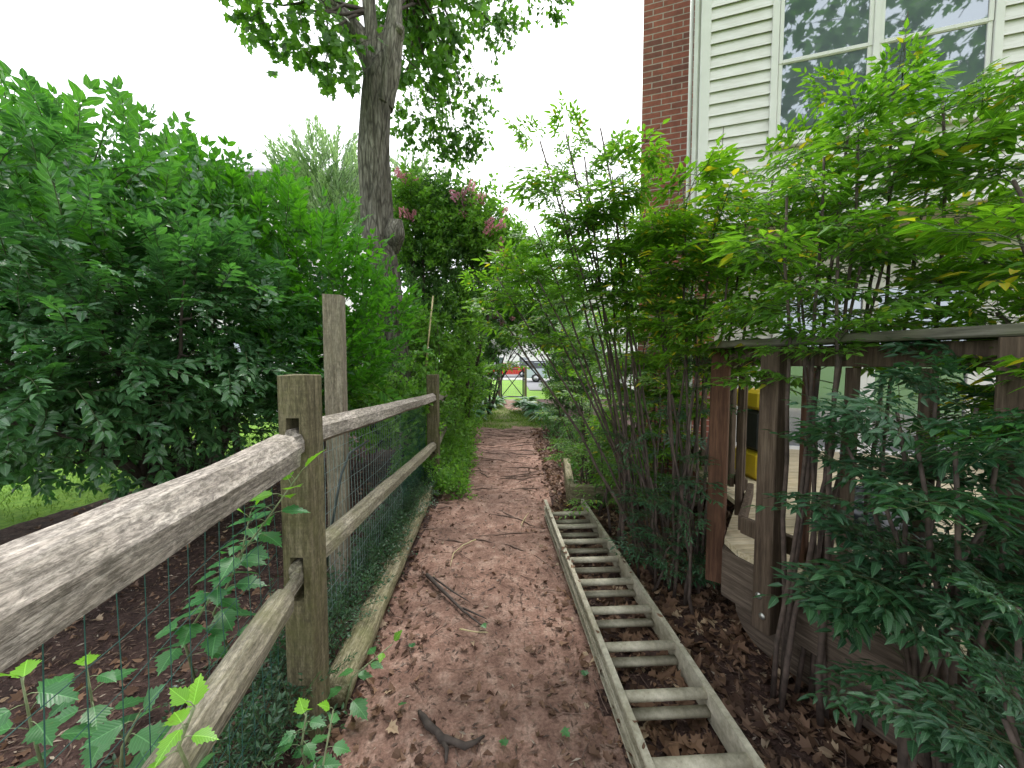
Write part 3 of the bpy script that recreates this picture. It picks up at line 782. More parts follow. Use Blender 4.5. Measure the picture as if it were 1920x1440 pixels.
def beam(name, a, b, off, z, w_, h_, mk, ext=(0, 0), bev=.004):
    d = (b - a).normalized(); L = (b - a).length; nrm = Vector((d.y, -d.x, 0))
    if nrm.x * -1 < 0 and nrm.y * 1 < 0 or nrm.x > 0: nrm = -nrm
    p = a + nrm * off + Vector((0, 0, z)) - d * ext[0]; Mx, _ = axis_matrix(p, p + d)
    q = MB(); q.box(((L + ext[0] + ext[1]) / 2, 0, 0), (L + ext[0] + ext[1], w_, h_), bev=bev)
    return q.build(name, M[mk], deck, Mx)
beam('rim_board', dA, dB, -.014, .382, .038, .26, 'rimwood', (0, .6))
beam('rim_board', dA, dA2, -.014, .380, .036, .256, 'rimwood', (-.01, 0))
# lower beam with a rounded end
q = MB(); Lb = 2.6; o_ = [(0, 0), (Lb, 0), (Lb, -.24), (.22, -.24), (.13, -.225), (.06, -.18), (.015, -.11)]
v = [(x, -.02, z) for x, z in o_] + [(x, .02, z) for x, z in o_]; n_ = len(o_)
q.add(v, [tuple(range(n_)), tuple(range(n_, 2 * n_))[::-1]] + [(i, n_ + i, n_ + (i + 1) % n_, (i + 1) % n_) for i in range(n_)])
p = along(dA, ed, .0, -.12, .252); Mx, _ = axis_matrix(p, p + ed); q.build('beam', M['rimwood'], deck, Mx)
def dpost(p, z0, z1, s=.089, mk='deckwood', name='post', rz=None):
    q = MB(); prism(q, bevel_rect(-s / 2, s / 2, -s / 2, s / 2, .006), z0, z1)
    return q.build(name, M[mk], deck, Matrix.Translation((p.x, p.y, 0)) @ Matrix.Rotation(math.atan2(ed.y, ed.x) if rz is None else rz, 4, 'Z'))
for s_ in (.29, 1.02, 1.72):
    pp = along(dA, ed, s_, .050, 0); po = dpost(pp, .262, 1.625)
    for zz, oo in ((.34, .012), (.43, -.008)):
        b_ = MB(); c = along(dA, ed, s_ + oo, .096, zz); nn = along(dA, ed, s_ + oo, .104, zz)
        v, f = tube_geo([c, c + (nn - c) * .35, nn], [.016, .015, .006], 12); b_.add(v, f, 0, True); b_.build('bolt', M['bolt'], po)
d2 = (dA2 - dA).normalized()
pp = dA + d2 * .13 + Vector((-d2.y, d2.x, 0)) * .05; dpost(pp, .268, 1.627, .092, 'deckred', rz=math.atan2(d2.y, d2.x))
for s_ in (.55, .78, 1.22, 1.40, 1.56, 1.92, 2.1):
    pp = along(dA, ed, s_, -.040, 0); dpost(pp, .60, 1.53, .040, 'deckwood', 'baluster')
for s_ in (.17,): pp = along(dA, ed, s_ + .21, -.045, 0); dpost(pp, .60, 1.53, .040, 'deckred', 'baluster')
for s_ in (.36, .55): pp = dA + d2 * s_ + Vector((d2.y, -d2.x, 0)) * .04; dpost(pp, .60, 1.53, .038, 'deckwood', 'baluster', math.atan2(d2.y, d2.x))
beam('bottom_rail', dA, dB, -.082, .660, .038, .089, 'deckwood', (-.05, .6)); beam('bottom_rail', dA, dA2, -.082, .658, .036, .087, 'deckwood', (-.06, 0))
beam('top_rail', dA, dB, -.018, 1.578, .038, .089, 'deckwood', (0, .6)); beam('top_rail', dA, dA2, -.018, 1.576, .036, .087, 'deckwood', (-.02, 0))
beam('cap_rail', dA, dB, .015, 1.646, .15, .036, 'capwood', (.06, .6), .006); beam('cap_rail', dA, dA2, .018, 1.643, .146, .034, 'capwood', (-.02, .05), .006)
pp = along(dA, ed, .55, -.20, 0); dpost(pp, -.1, .51, .14, 'deckwood', 'support_post'); pp = along(dA, ed, 2.1, -.20, 0); dpost(pp, -.1, .51, .14, 'deckwood', 'support_post')
for nm, off, z, w_, h_, mk in (('bottom_rail', -.082, .655, .034, .085, 'deckwood'), ('top_rail', -.018, 1.574, .034, .085, 'deckwood'), ('cap_rail', .018, 1.640, .142, .032, 'capwood')):
    beam(nm, dA2 + (dE - dA2).normalized() * .06, dE, off, z, w_, h_, mk)
for k in range(1, 9):
    pp = dA2.lerp(dE, k / 9) + Vector((.04, 0, 0)); dpost(pp, .60, 1.53, .038, 'deckwood', 'baluster', 0)
# things on the deck
def lumpy(name, c, rad, seed, mk, lab, cat, nz=3.0, amp=.28):
    m = MB(); n1, n2 = 40, 24; v = []
    for i in range(n2 + 1):
        th = math.pi * i / n2
        for j in range(n1):
            ph = 2 * math.pi * j / n1; d = Vector((math.sin(th) * math.cos(ph), math.sin(th) * math.sin(ph), math.cos(th)))
            k = 1 + amp * mnoise.ridged_multi_fractal(d * nz + Vector((seed, 0, 0)), 1, 2, 4, 1, 2) * .5 - amp * .5
            v.append((d.x * rad[0] * k, d.y * rad[1] * k, max(-rad[2] * .75, d.z * rad[2] * k)))
    f = [(i * n1 + j, (i + 1) * n1 + j, (i + 1) * n1 + (j + 1) % n1, i * n1 + (j + 1) % n1) for i in range(n2) for j in range(n1)]
    m.add(np.array(v), f, 0, True); return tag(m.build(name, M[mk], None, Matrix.Translation(c)), lab, cat)
lumpy('trash_bag', (2.05, 2.18, .66), (.26, .22, .16), 4, 'bag', 'crumpled shiny black plastic bag lying on the deck floor behind the railing', 'bag')
tote = thing('storage_tote', 'black storage box with yellow lids standing on the deck, seen through the railing gap', 'box', (2.17, 3.35, .55))
q = MB(); q.box((2.17, 3.35, .67), (.24, .36, .24), bev=.03); q.build('lower_box', M['yellow_plastic'], tote)
q = MB(); q.box((2.17, 3.35, .97), (.23, .35, .35), bev=.03); q.build('box_body', M['black_plastic'], tote)
q = MB(); q.box((2.17, 3.35, 1.235), (.26, .38, .17), bev=.03); q.build('lid', M['yellow_plastic'], tote)

# ------------------------------------------------------------------ house on the right
WLp = Vector((1.82, 3.86, 0)); ha = R(-18)
Mh = Matrix.Translation(WLp) @ Matrix.Rotation(ha, 4, 'Z')
house = thing('town_house', 'two storey town house with white lap siding, red brick wall and large twin window', 'house', (1.82, 3.86, 0), ha)
ux, uy = math.cos(ha), math.sin(ha)
def ws(px, lo=0.0):
    k = (px - 960) / F; ax, ay = WLp.x - uy * lo, WLp.y + ux * lo
    return (k * ay - ax) / (ux - k * uy)
def wz(px, py): s = ws(px); return at(px, py, WLp.y + s * uy).z
S0, S1 = ws(1440), ws(1812); SM_ = ws(1609); ZS = wz(1500, 252); ZM = wz(1437, 122); ZB = wz(1750, 380); ZT = ZM + (ZM - ZS) + .04
def laps(name, x0, x1, z0, z1, y, holes=(), exp=.110, parent=house, mk='siding', Mw=Mh, pro=.024):
    m = MB(); z = z0
    while z < z1 - .01:
        zt = min(z + exp, z1); segs = [(x0, x1)]
        for hx0, hx1, hz0, hz1 in holes:
            if zt > hz0 + .02 and z < hz1 - .02:
                ns = []
                for a, b in segs:
                    if b <= hx0 or a >= hx1: ns.append((a, b)); continue
                    if a < hx0: ns.append((a, hx0))
                    if b > hx1: ns.append((hx1, b))
                segs = ns
        for a, b in segs:
            v = [(a, y - pro, z), (b, y - pro, z), (b, y - .001, zt + .014), (a, y - .001, zt + .014), (a, y - pro + .003, z), (b, y - pro + .003, z), (a, y, z), (b, y, z)]
            m.add(v, [(0, 1, 2, 3), (4, 5, 1, 0), (0, 3, 6), (1, 7, 2)])
        z = zt
    m.box(((x0 + x1) / 2, y + .055, (z0 + z1) / 2), (x1 - x0, .09, z1 - z0)) if not holes else None
    return m.build(name, M[mk], parent, Mw)
def hbox(name, x0, x1, y0, y1, z0, z1, mk, parent=house, bev=.004, Mw=Mh):
    q = MB(); q.box(((x0 + x1) / 2, (y0 + y1) / 2, (z0 + z1) / 2), (x1 - x0, y1 - y0, z1 - z0), bev=bev); return q.build(name, M[mk], parent, Mw)
laps('siding_wall', .07, 6.0, ZB + .03, 6.6, 0, [(S0 - .07, S1 + .07, ZS - .06, ZT + .08)])
hbox('wall_core', .02, 6.0, .02, 1.3, ZB + .02, 6.6, 'siding', bev=0)
hbox('corner_board', -.012, .075, -.024, .06, ZB - .01, 6.6, 'white_trim')
hbox('bottom_trim', .075, 6.0, -.022, .018, ZB - .012, ZB + .028, 'white_trim')
hbox('soffit', .0, 6.0, .02, 1.0, ZB - .02, ZB + .018, 'soffit', bev=0)
win = hbox('window', S0 - .07, S1 + .07, -.004, .012, ZS - .06, ZT + .08, 'white_trim', bev=0)
def frame(x0, x1, z0, z1, w_, y0, y1, name, par, mk='white_trim'):
    q = MB(); yc = (y0 + y1) / 2; d = y1 - y0
    for c, s in (((x0 + w_ / 2, yc, (z0 + z1) / 2), (w_, d, z1 - z0)), ((x1 - w_ / 2, yc, (z0 + z1) / 2), (w_, d, z1 - z0)),
                 (((x0 + x1) / 2, yc, z0 + w_ / 2), (x1 - x0 - 2 * w_, d - .002, w_)), (((x0 + x1) / 2, yc, z1 - w_ / 2), (x1 - x0 - 2 * w_, d - .002, w_))):
        q.box(c, s, bev=.003)
    return q.build(name, M[mk], par, Mh)
frame(S0 - .072, S1 + .072, ZS - .062, ZT + .082, .055, -.034, -.004, 'casing', win)
for a, b in ((S0 - .012, SM_ - .022), (SM_ + .022, S1 + .012)):
    for z0, z1, yo in ((ZM - .012, ZT + .02, -.016), (ZS, ZM + .014, -.010)):
        frame(a, b, z0, z1, .032, yo - .010, yo + .010, 'sash', win)
        q = MB(); q.box(((a + b) / 2, yo + .002, (z0 + z1) / 2), (b - a - .06, .004, z1 - z0 - .06)); q.build('pane', M['glass'], win, Mh)
hbox('mullion', SM_ - .022, SM_ + .022, -.036, .0, ZS, ZT + .02, 'white_trim', win)
hbox('sill', S0 - .09, S1 + .09, -.055, -.003, ZS - .09, ZS - .063, 'white_trim', win)
# downpipe and brick
q = MB(); q.tube([(-.035, .02, 0), (-.035, .02, 6.6)], .03, 4, 0, False); q.tube([(-.085, .08, 0), (-.085, .08, 6.6)], .018, 8); q.build('downpipe', M['downpipe'], house, Mh)
hbox('brick_wall', -.535, .30, .71, 3.6, -.1, 7.2, 'brick', bev=0)
# recessed lower wall with a sliding door and a window
laps('lower_wall', .302, 6.0, .0, ZB - .022, 1.0, [(.95, 2.75, .5, 2.42), (3.3, 4.3, 1.2, 2.3)])
hbox('lower_wall_core', .302, 6.0, 1.01, 1.25, .0, ZB - .022, 'siding', bev=0)
dr = hbox('sliding_door', .95, 2.75, .985, 1.005, .5, 2.42, 'white_trim', bev=0)
for a, b in ((.95, 1.85), (1.85, 2.75)):
    frame(a, b, .52, 2.42, .07, .95, .984, 'door_frame', dr)
    q = MB(); q.box(((a + b) / 2, .975, 1.47), (b - a - .14, .004, 1.76)); q.build('pane', M['glass'], dr, Mh)
w2 = hbox('window', 3.3, 4.3, .985, 1.005, 1.2, 2.3, 'white_trim', bev=0); frame(3.3, 4.3, 1.2, 2.3, .06, .95, .984, 'window_frame', w2)
q = MB(); q.box((3.8, .975, 1.75), (.88, .004, .98)); q.build('pane', M['glass'], w2, Mh)

# ------------------------------------------------------------------ houses further off
def far_house(name, label, x0, x1, y, zw, depth, rz=0, gable=.28, win=()):
    t = thing(name, label, 'house', (x0, y, 0), rz); Mw = Matrix.Translation((x0, y, 0)) @ Matrix.Rotation(rz, 4, 'Z'); L = x1 - x0
    laps('wall', 0, L, 0, zw, 0, exp=.2, parent=t, Mw=Mw, pro=.02); hbox('side_wall', .0, L, .1, depth, 0, zw, 'siding', t, 0, Mw)
    q = MB(); h = depth * gable; v = [(-.4, -.4, zw), (L + .4, -.4, zw), (L + .4, depth + .4, zw), (-.4, depth + .4, zw), (-.4, depth / 2, zw + h), (L + .4, depth / 2, zw + h)]
    v2 = [(x, y_, z + .12) for x, y_, z in v]
    q.add(v + v2, [(6, 7, 11, 10), (9, 10, 11, 8), (0, 3, 2, 1), (0, 1, 7, 6), (2, 3, 9, 8), (1, 2, 8, 7), (3, 0, 6, 9), (7, 8, 11), (9, 6, 10)]); q.build('roof', M['roof'], t, Mw)
    for a, b, z0, z1 in win:
        wq = hbox('window', a, b, -.05, -.021, z0, z1, 'white_trim', t, 0, Mw); hbox('pane', a + .08, b - .08, -.06, -.052, z0 + .08, z1 - .08, 'glass', wq, 0, Mw)
    return t
far_house('neighbour_house', 'pale two storey neighbour house with grey roof edge just showing above the big left hedge', -22, -7.2, 14.0, 8.0, 9, win=((3, 4.4, 1, 2.4), (8, 9.4, 1, 2.4), (11, 12.4, 1, 2.4), (8, 9.4, 4.6, 6)))
far_house('grey_garden_shed', 'low grey sided shed half hidden behind the tree trunk', -7.0, -3.6, 13.2, 2.5, 3)
far_house('street_house', 'white house across the street seen over the garden gate', -8, 16, 56, 6.8, 9, win=((2, 3.4, 1, 2.4), (5.4, 6.8, 1, 2.4), (9, 10.6, 1, 2.4)))
far_house('rear_town_house', 'white sided town house glimpsed through the canes right of the gate', 2.4, 9, 19, 4.9, 5, gable=.05, win=((1, 2, 1.5, 3),))

# white lattice fence far left
lf = thing('lattice_fence', 'white lattice fence across the lawn, seen through gaps under the left hedge', 'fence', (-16, 11.2, 0))
q = MB(); c45 = math.sqrt(.5)
for k in range(-12, 100):
    for sg in (-1, 1):
        x = -16 + k * .11; a = Vector((x, 11.2 + .006 * sg, .05)); b = a + Vector((sg * 1.05, 0, 1.05))
        Mx, L = axis_matrix(a, b, (0, 1, 0)); q.box((L / 2, 0, 0), (L, .032, .008), Mx)
q.build('lattice_panel', M['white_paint'], lf)
for z in (.05, 1.13): q = MB(); q.box((-11.2, 11.2, z), (12, .05, .08)); q.build('rail', M['white_paint'], lf)
for k in range(6): q = MB(); q.box((-17 + 2.35 * k, 11.24, .6), (.1, .1, 1.35), bev=.01); q.build('post', M['white_paint'], lf)
q = MB(); q.box((-12, 12.9, .02), (16, 2.6, .06)); tag(q.build('patio', M['concrete']), kind='structure')

# ------------------------------------------------------------------ gate, cars
g0 = at(938, 748, 16.4); g1 = at(983, 748, 16.4)
gate = thing('garden_gate', 'small black metal gate with crossed braces at the far end of the path', 'gate', (g0.x, 16.4, 0))
def bars(name, segs, w_, par, mk='black_metal'):
    q = MB()
    for a, b in segs: q.tube([a, b], w_, 4, 0, False)
    return q.build(name, M[mk], par)
x0, x1 = g0.x + .05, g1.x - .05; zt = 1.28; zb = .1; Yg = 16.4
bars('frame', [((x0, Yg, zb), (x0, Yg, zt)), ((x1, Yg, zb), (x1, Yg, zt)), ((x0, Yg, zb), (x1, Yg, zb)), ((x0, Yg, zt), (x1, Yg, zt))], .028, gate)
bars('cross_brace', [((x0, Yg - .01, zb), (x1, Yg - .01, zt)), ((x0, Yg + .01, zt), (x1, Yg + .01, zb))], .018, gate)
bars('wire_infill', [((x0, Yg, z), (x1, Yg, z)) for z in np.arange(.2, 1.25, .1)] + [((x, Yg, zb), (x, Yg, zt)) for x in np.arange(x0 + .1, x1, .1)], .0022, gate, 'grey_wire')
bars('latch', [((x1 - .02, Yg - .05, .85), (x1 + .12, Yg - .05, .85))], .02, gate)
for x, h, lab in ((x0 - .09, 1.5, 'dark square post holding the left side of the garden gate'), (x1 + .1, 1.45, 'olive brown square post at the right side of the garden gate')):
    q = MB(); q.box((0, 0, h / 2), (.11, .11, h), bev=.01); tag(q.build('gate_post', M['post'] if x > 0 else M['deckwood'], None, Matrix.Translation((x, Yg, 0))), lab, 'post')
# low wire fence either side of the gate
def car(name, label, x, y, rz, paint, s=1.0, van=False):
    t = thing(name, label, 'car', (x, y, 0), rz); Mw = Matrix.Translation((x, y, 0)) @ Matrix.Rotation(rz, 4, 'Z') @ Matrix.Scale(s, 4)
    low = [(-2.3, .35), (-2.32, .75), (-2.2, 1.0), (-.95 if not van else -1.2, 1.08), (1.0, 1.1), (2.28, 1.05), (2.35, .8), (2.3, .35), (1.85, .3), (1.75, .55), (1.45, .68), (1.15, .55), (1.05, .3), (-1.0, .3), (-1.1, .55), (-1.4, .68), (-1.7, .55), (-1.8, .3)]
    def ext(outline, w0, w1, zs=None):
        n = len(outline); q = MB()
        v = [(px_, -w(pz), pz) for (px_, pz), w in ((p, (lambda z: w0 + (w1 - w0) * max(0, (z - 1.0) / .5))) for p in outline)]
        v += [(a, -b, c) for a, b, c in v]
        q.add(v, [tuple(range(n))[::-1], tuple(range(n, 2 * n))] + [(i, (i + 1) % n, n + (i + 1) % n, n + i) for i in range(n)]); return q
    ext(low, .88, .86).build('body', M[paint], t, Mw)
    cab = [(-1.2, 1.05), (-.45, 1.5), (-.2, 1.55), (1.6, 1.55), (1.9, 1.45), (2.15, 1.04)] if van else [(-1.1, 1.05), (-.35, 1.44), (.7, 1.47), (1.2, 1.35), (1.75, 1.05)]
    ext(cab, .80, .62).build('cabin', M['car_glass'], t, Mw)
    q = MB(); q.box((.55 if van else .25, 0, 1.57 if van else 1.48), (2.1 if van else 1.3, 1.22, .05), bev=.02); q.build('roof_panel', M[paint], t, Mw)
    for px_ in (-1.4, 1.45):
        for sy in (-1, 1):
            q = MB(); q.tube([(px_, sy * .68, .33), (px_, sy * .9, .33)], .33, 20); wq = q.build('wheel', M['tyre'], t, Mw)
            q = MB(); q.tube([(px_, sy * .89, .33), (px_, sy * .91, .33)], .2, 16); q.build('rim', M['rim_metal'], wq, Mw)
    for sy in (-1, 1):
        q = MB(); q.box((2.3, sy * .74, .93), (.14, .26, .24), bev=.02); q.build('tail_light', M['lamp_red'], t, Mw)
        q = MB(); q.box((-2.27, sy * .66, .75), (.1, .36, .14), bev=.02); q.build('headlight', M['white_trim'], t, Mw)
    q = MB(); q.box((2.31, 0, .52), (.1, 1.6, .14), bev=.02); q.build('bumper', M['black_plastic'], t, Mw)
car('parked_car', 'silver blue parked car with red tail light seen through the garden gate', 3.45, 31.0, R(172), 'car_silver', 1, True)
car('parked_car', 'red parked car on the far side of the street behind the gate', -.3, 42, R(180), 'car_red', 1)
car('parked_car', 'white car parked furthest away across the street beside the red car', 3.4, 45.5, R(180), 'car_white', 1.15, True)

# ------------------------------------------------------------------ maple tree
TY = 6.0
def P6(px, py, Y=TY): return np.array(at(px, py, Y))
tree = thing('maple_tree', 'tall maple with ridged grey trunk forking above the hedge, left of the path', 'tree', tuple(P6(735, 770)))
def rough_tube(pts, rad, n, amp, seed, ridges=9):
    P = np.array(pts, float); ts = np.linspace(0, 1, len(P)); m = max(30, int(np.linalg.norm(np.diff(P, axis=0), axis=1).sum() / .035))
    tt = np.linspace(0, 1, m)
    def sm(a): return np.interp(tt, ts, a)
    Q = np.stack([sm(P[:, k]) for k in range(3)], 1); rr = sm(np.array(rad))
    for _ in range(6): Q[1:-1] = (Q[:-2] + 2 * Q[1:-1] + Q[2:]) / 4; rr[1:-1] = (rr[:-2] + 2 * rr[1:-1] + rr[2:]) / 4
    v, f = tube_geo(Q, rr, n); v = v.reshape(m, n, 3)
    for i in range(m):
        for j in range(n):
            a = 2 * math.pi * j / n; d = v[i, j] - Q[i]; z = Q[i][2]
            k = amp * .9 * mnoise.noise(Vector((math.cos(a) * 1.3, math.sin(a) * 1.3, z * .7 + seed))) + amp * .5 * mnoise.ridged_multi_fractal(Vector((math.cos(a) * ridges * .33, math.sin(a) * ridges * .33, z * 1.1 + seed)), 1, 2.1, 4, 1, 2) * .5
            v[i, j] = Q[i] + d * (1 + k)
    return v.reshape(-1, 3), f
q = MB()
v, f = rough_tube([P6(738, 800), P6(738, 740), P6(737, 640), P6(724, 520), P6(709, 430), P6(701, 300), P6(706, 200), P6(712, 150), P6(716, 110), P6(716, 50)], [.34, .25, .21, .22, .228, .205, .195, .205, .13, .04], 72, .20, 2)
q.add(v, f, 0, True)
v, f = rough_tube([P6(735, 470), P6(741, 440, 5.9), P6(743, 415, 5.92)], [.10, .14, .09], 30, .3, 6); q.add(v, f, 0, True)
tr = q.build('trunk', M['bark'], tree)
for pts, rad in (([P6(703, 190), P6(697, 120), P6(674, 65), P6(642, 28), P6(612, 0, 5.9), P6(540, -90, 5.6)], [.14, .125, .11, .10, .095, .07]),
                 ([P6(706, 160), P6(700, 90), P6(692, 20), P6(688, -60), P6(680, -220, 6.3)], [.13, .10, .09, .085, .06]),
                 ([P6(715, 200), P6(729, 130), P6(736, 75), P6(742, 10), P6(746, -80), P6(790, -260, 6.6)], [.16, .15, .13, .08, .07, .05]),
                 ([P6(736, 95), P6(746, 66), P6(750, 48, 5.9)], [.10, .09, .06])):
    q = MB(); v, f = rough_tube(pts, rad, 32, .22, len(pts) * 1.7); q.add(v, f, 0, True); q.build('limb', M['bark'], tree)
r = np.random.default_rng(5)
def blob(px, py, Y, rx, ry, n, dy=.5): c = at(px, py, Y); k = Y / F; return (c.x, c.y, c.z, rx * k, dy, ry * k, n)
mb = MB()
bl = [blob(550, 25, 5.4, 85, 40, 34, .5), blob(625, 85, 5.5, 36, 36, 18, .3), blob(608, 118, 5.6, 20, 12, 4, .2), blob(490, 5, 5.2, 40, 16, 8, .3), blob(800, 60, 6.9, 46, 60, 44, .3), blob(785, 130, 6.6, 26, 36, 18, .2), blob(830, 10, 6.8, 50, 50, 40, .3), blob(690, 20, 7.2, 60, 60, 40, .3), blob(760, 0, 7.0, 50, 50, 34, .3)]
crown(mb, MP, bl, .40, r, -.15, jit=.6)
bl2 = [blob(780, 205, 7.6, 36, 38, 40, .3), blob(795, 250, 7.6, 40, 28, 36, .3), blob(842, 178, 7.8, 18, 26, 16, .2), blob(858, 258, 7.8, 44, 24, 40, .3), blob(850, 298, 7.9, 24, 20, 18, .2),
       blob(898, 228, 7.7, 13, 38, 20, .2), blob(908, 165, 7.7, 24, 14, 14, .2), blob(922, 15, 7.4, 26, 48, 40, .3), blob(945, 68, 7.4, 18, 20, 14, .2), blob(1000, -2, 7.2, 60, 16, 30, .3), blob(835, 120, 7.5, 24, 40, 22, .2), blob(870, 20, 7.4, 30, 40, 22, .3)]
crown(mb, MP, bl2, .26, r, -.3, jit=.6)
crown(mb, MP, [(-2.8, 3.6, 10.5, 3.2, 2.2, 1.6, 200), (-4.2, 4.6, 13.0, 2.6, 2.0, 1.6, 130)], .55, r, 0, jit=.6)
mb.build('crown', [M['maple'], M['stem']], tree)
q = MB()
for b in bl + bl2:
    s0 = P6(748, -60) if b in bl2 else P6(690 if b[0] < -1.9 else 742, 20)
    e_ = np.array(b[:3]); q.tube(wander(s0, e_, 5, .06, r, .5 if b in bl2 else .1), list(np.linspace(.03, .006, 6)), 5)
q.build('branches', M['stem'], tree)

# tree behind the photographer, seen only as the reflection in the window
rt = thing('reflected_tree', 'leafy tree behind the camera mirrored in the upstairs window panes', 'tree', (-4.5, -5.5, 0))
q = MB(); q.tube([(-4.5, -5.5, 0), (-4.4, -5.4, 3), (-4.2, -5.2, 7)], [.3, .25, .15], 12); q.build('trunk', M['bark'], rt)
mb = MB(); crown(mb, MP, [(-4.5, -5, 7.5, 3, 3, 2.8, 320), (-1.5, -4.6, 8.5, 2.6, 2.4, 2.6, 290), (1.8, -5.0, 8.0, 2.6, 2.4, 2.8, 280), (4.6, -5.5, 8.2, 2.6, 2.4, 2.8, 180)], .8, r, .1, jit=.6)
mb.build('crown', [M['maple'], M['stem']], rt)

# ------------------------------------------------------------------ hedge shrubs on the left
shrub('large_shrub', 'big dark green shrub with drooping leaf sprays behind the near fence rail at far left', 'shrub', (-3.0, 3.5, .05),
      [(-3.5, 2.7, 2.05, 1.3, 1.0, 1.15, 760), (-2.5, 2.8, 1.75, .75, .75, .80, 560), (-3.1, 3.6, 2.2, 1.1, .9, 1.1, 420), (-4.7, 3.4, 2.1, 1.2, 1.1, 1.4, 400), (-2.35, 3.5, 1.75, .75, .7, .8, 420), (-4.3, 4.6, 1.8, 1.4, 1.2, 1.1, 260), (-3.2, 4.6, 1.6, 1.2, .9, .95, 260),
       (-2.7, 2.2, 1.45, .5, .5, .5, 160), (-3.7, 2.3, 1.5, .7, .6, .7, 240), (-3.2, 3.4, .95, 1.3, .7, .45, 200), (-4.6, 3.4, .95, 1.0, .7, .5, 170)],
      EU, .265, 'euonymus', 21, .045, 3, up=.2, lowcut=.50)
shrub('large_shrub', 'brightly lit green shrub with upright leafy shoots between the dark hedge and the maple trunk', 'shrub', (-2.2, 3.9, .05),
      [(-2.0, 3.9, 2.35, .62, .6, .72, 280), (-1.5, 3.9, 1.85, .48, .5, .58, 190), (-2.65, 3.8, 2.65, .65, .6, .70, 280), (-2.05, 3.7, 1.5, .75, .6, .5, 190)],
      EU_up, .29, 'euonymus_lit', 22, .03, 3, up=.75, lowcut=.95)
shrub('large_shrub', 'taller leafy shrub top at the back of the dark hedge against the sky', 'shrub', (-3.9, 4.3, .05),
      [(-3.6, 3.7, 2.85, 1.1, .8, .75, 330), (-4.9, 3.6, 3.15, 1.0, .8, .85, 300), (-3.3, 2.9, 2.6, .9, .6, .6, 200), (-2.9, 3.6, 2.55, .7, .6, .6, 170)], EU_up, .31, 'euonymus_backlit', 23, .02, 3, up=.9)

# background shrubs and trees
def pblob(px, py, Y, rx, ry, n, dy=.6): return blob(px, py, Y, rx, ry, n, dy)
shrub('silver_shrub', 'silvery green feathery shrub rising behind the trunk of the maple', 'shrub', (-4.2, 9.0, 0),
      [pblob(610, 350, 9.2, 75, 70, 260), pblob(640, 420, 9, 70, 60, 150), pblob(760, 390, 9.4, 55, 55, 130), pblob(560, 390, 9.4, 40, 40, 70)], SV, .6, 'silver', 31, .05, 2, up=.8)
def pinks(spots, n=5, sc=.16):
    def f(t, r):
        b = MB()
        P = []; 
        for px, py, Y, s in spots:
            c = at(px, py, Y); k = Y / F
            for _ in range(n): P.append((c.x + r.normal(0, s * k), c.y + r.normal(0, .15), c.z + r.normal(0, s * k)))
        P = np.array(P); place(b, FL, P, r.normal(0, .6, P.shape) + [0, 0, .8], r.normal(0, 1, P.shape), sc * r.uniform(.7, 1.2, len(P)), r)
        b.build('flowers', [M['pink'], M['twig']], t)
    return f
shrub('crape_myrtle', 'crape myrtle with pink blossom clusters right beside the maple trunk', 'tree', (-1.9, 7.3, 0),
      [pblob(775, 400, 7.1, 30, 45, 170, .3), pblob(790, 460, 7.2, 42, 50, 170, .3)], SM, .42, 'vine', 32, .04, 2, up=.5, extra=pinks([(752, 348, 6.8, 8), (756, 398, 6.8, 8), (772, 412, 6.8, 6), (765, 338, 6.8, 5)]))
shrub('crape_myrtle', 'taller crape myrtle with pink blossom clusters above the end of the path', 'tree', (-1.0, 8.1, 0),
      [pblob(885, 450, 7.5, 50, 44, 190, .4), pblob(930, 480, 7.9, 42, 45, 170, .4), pblob(860, 410, 7.5, 26, 30, 60, .3), pblob(910, 405, 7.5, 22, 22, 30, .3)], SM, .45, 'vine', 33, .04, 2, up=.6,
      extra=pinks([(868, 392, 7.1, 7), (872, 406, 7.0, 7), (888, 382, 7.1, 9), (912, 436, 7.1, 5), (902, 372, 7.1, 5), (932, 420, 7.1, 9), (933, 478, 7.2, 4), (945, 497, 7.2, 4), (858, 376, 7.1, 5)]))
shrub('holly_tree', 'dense dark holly with tiny leaves between the maple trunk and the path end', 'tree', (-1.9, 7.6, 0),
      [pblob(810, 430, 7.6, 60, 75, 330), pblob(835, 520, 7.6, 65, 70, 330), pblob(800, 590, 7.4, 60, 60, 220), pblob(860, 470, 7.9, 45, 60, 190), pblob(750, 560, 7.6, 45, 70, 160)], SM, .36, 'holly', 34, .05, 3, up=.5)
shrub('climbing_vine_bush', 'light green leafy bush climbing over the far end of the rail fence', 'bush', (-1.4, 6.6, 0),
      [pblob(845, 620, 7.2, 42, 60, 230, .5), pblob(825, 690, 6.8, 42, 50, 200, .4), pblob(868, 700, 8, 34, 60, 220, .5), pblob(850, 770, 8, 34, 40, 150, .5), pblob(795, 660, 6.2, 30, 60, 110, .3), pblob(870, 570, 7.6, 30, 40, 90, .4)], SMb, .32, 'vine', 35, .015, 2, up=.5)
def whites(t, r):
    b = MB(); P = np.array([tuple(at(r.uniform(905, 985), r.uniform(585, 670), r.uniform(10.6, 11.6))) for _ in range(34)])
    place(b, FL, P, r.normal(0, 1, P.shape), r.normal(0, 1, P.shape), .16 * r.uniform(.7, 1.2, len(P)), r); b.build('flowers', [M['white_petal'], M['twig']], t)
    b = MB(); P = np.array([tuple(at(a, b_, 11)) for a, b_ in ((935, 594), (938, 597), (957, 596))]); place(b, FL, P, r.normal(0, 1, P.shape), r.normal(0, 1, P.shape), np.full(3, .2), r); b.build('pink_flowers', [M['pink'], M['twig']], t)
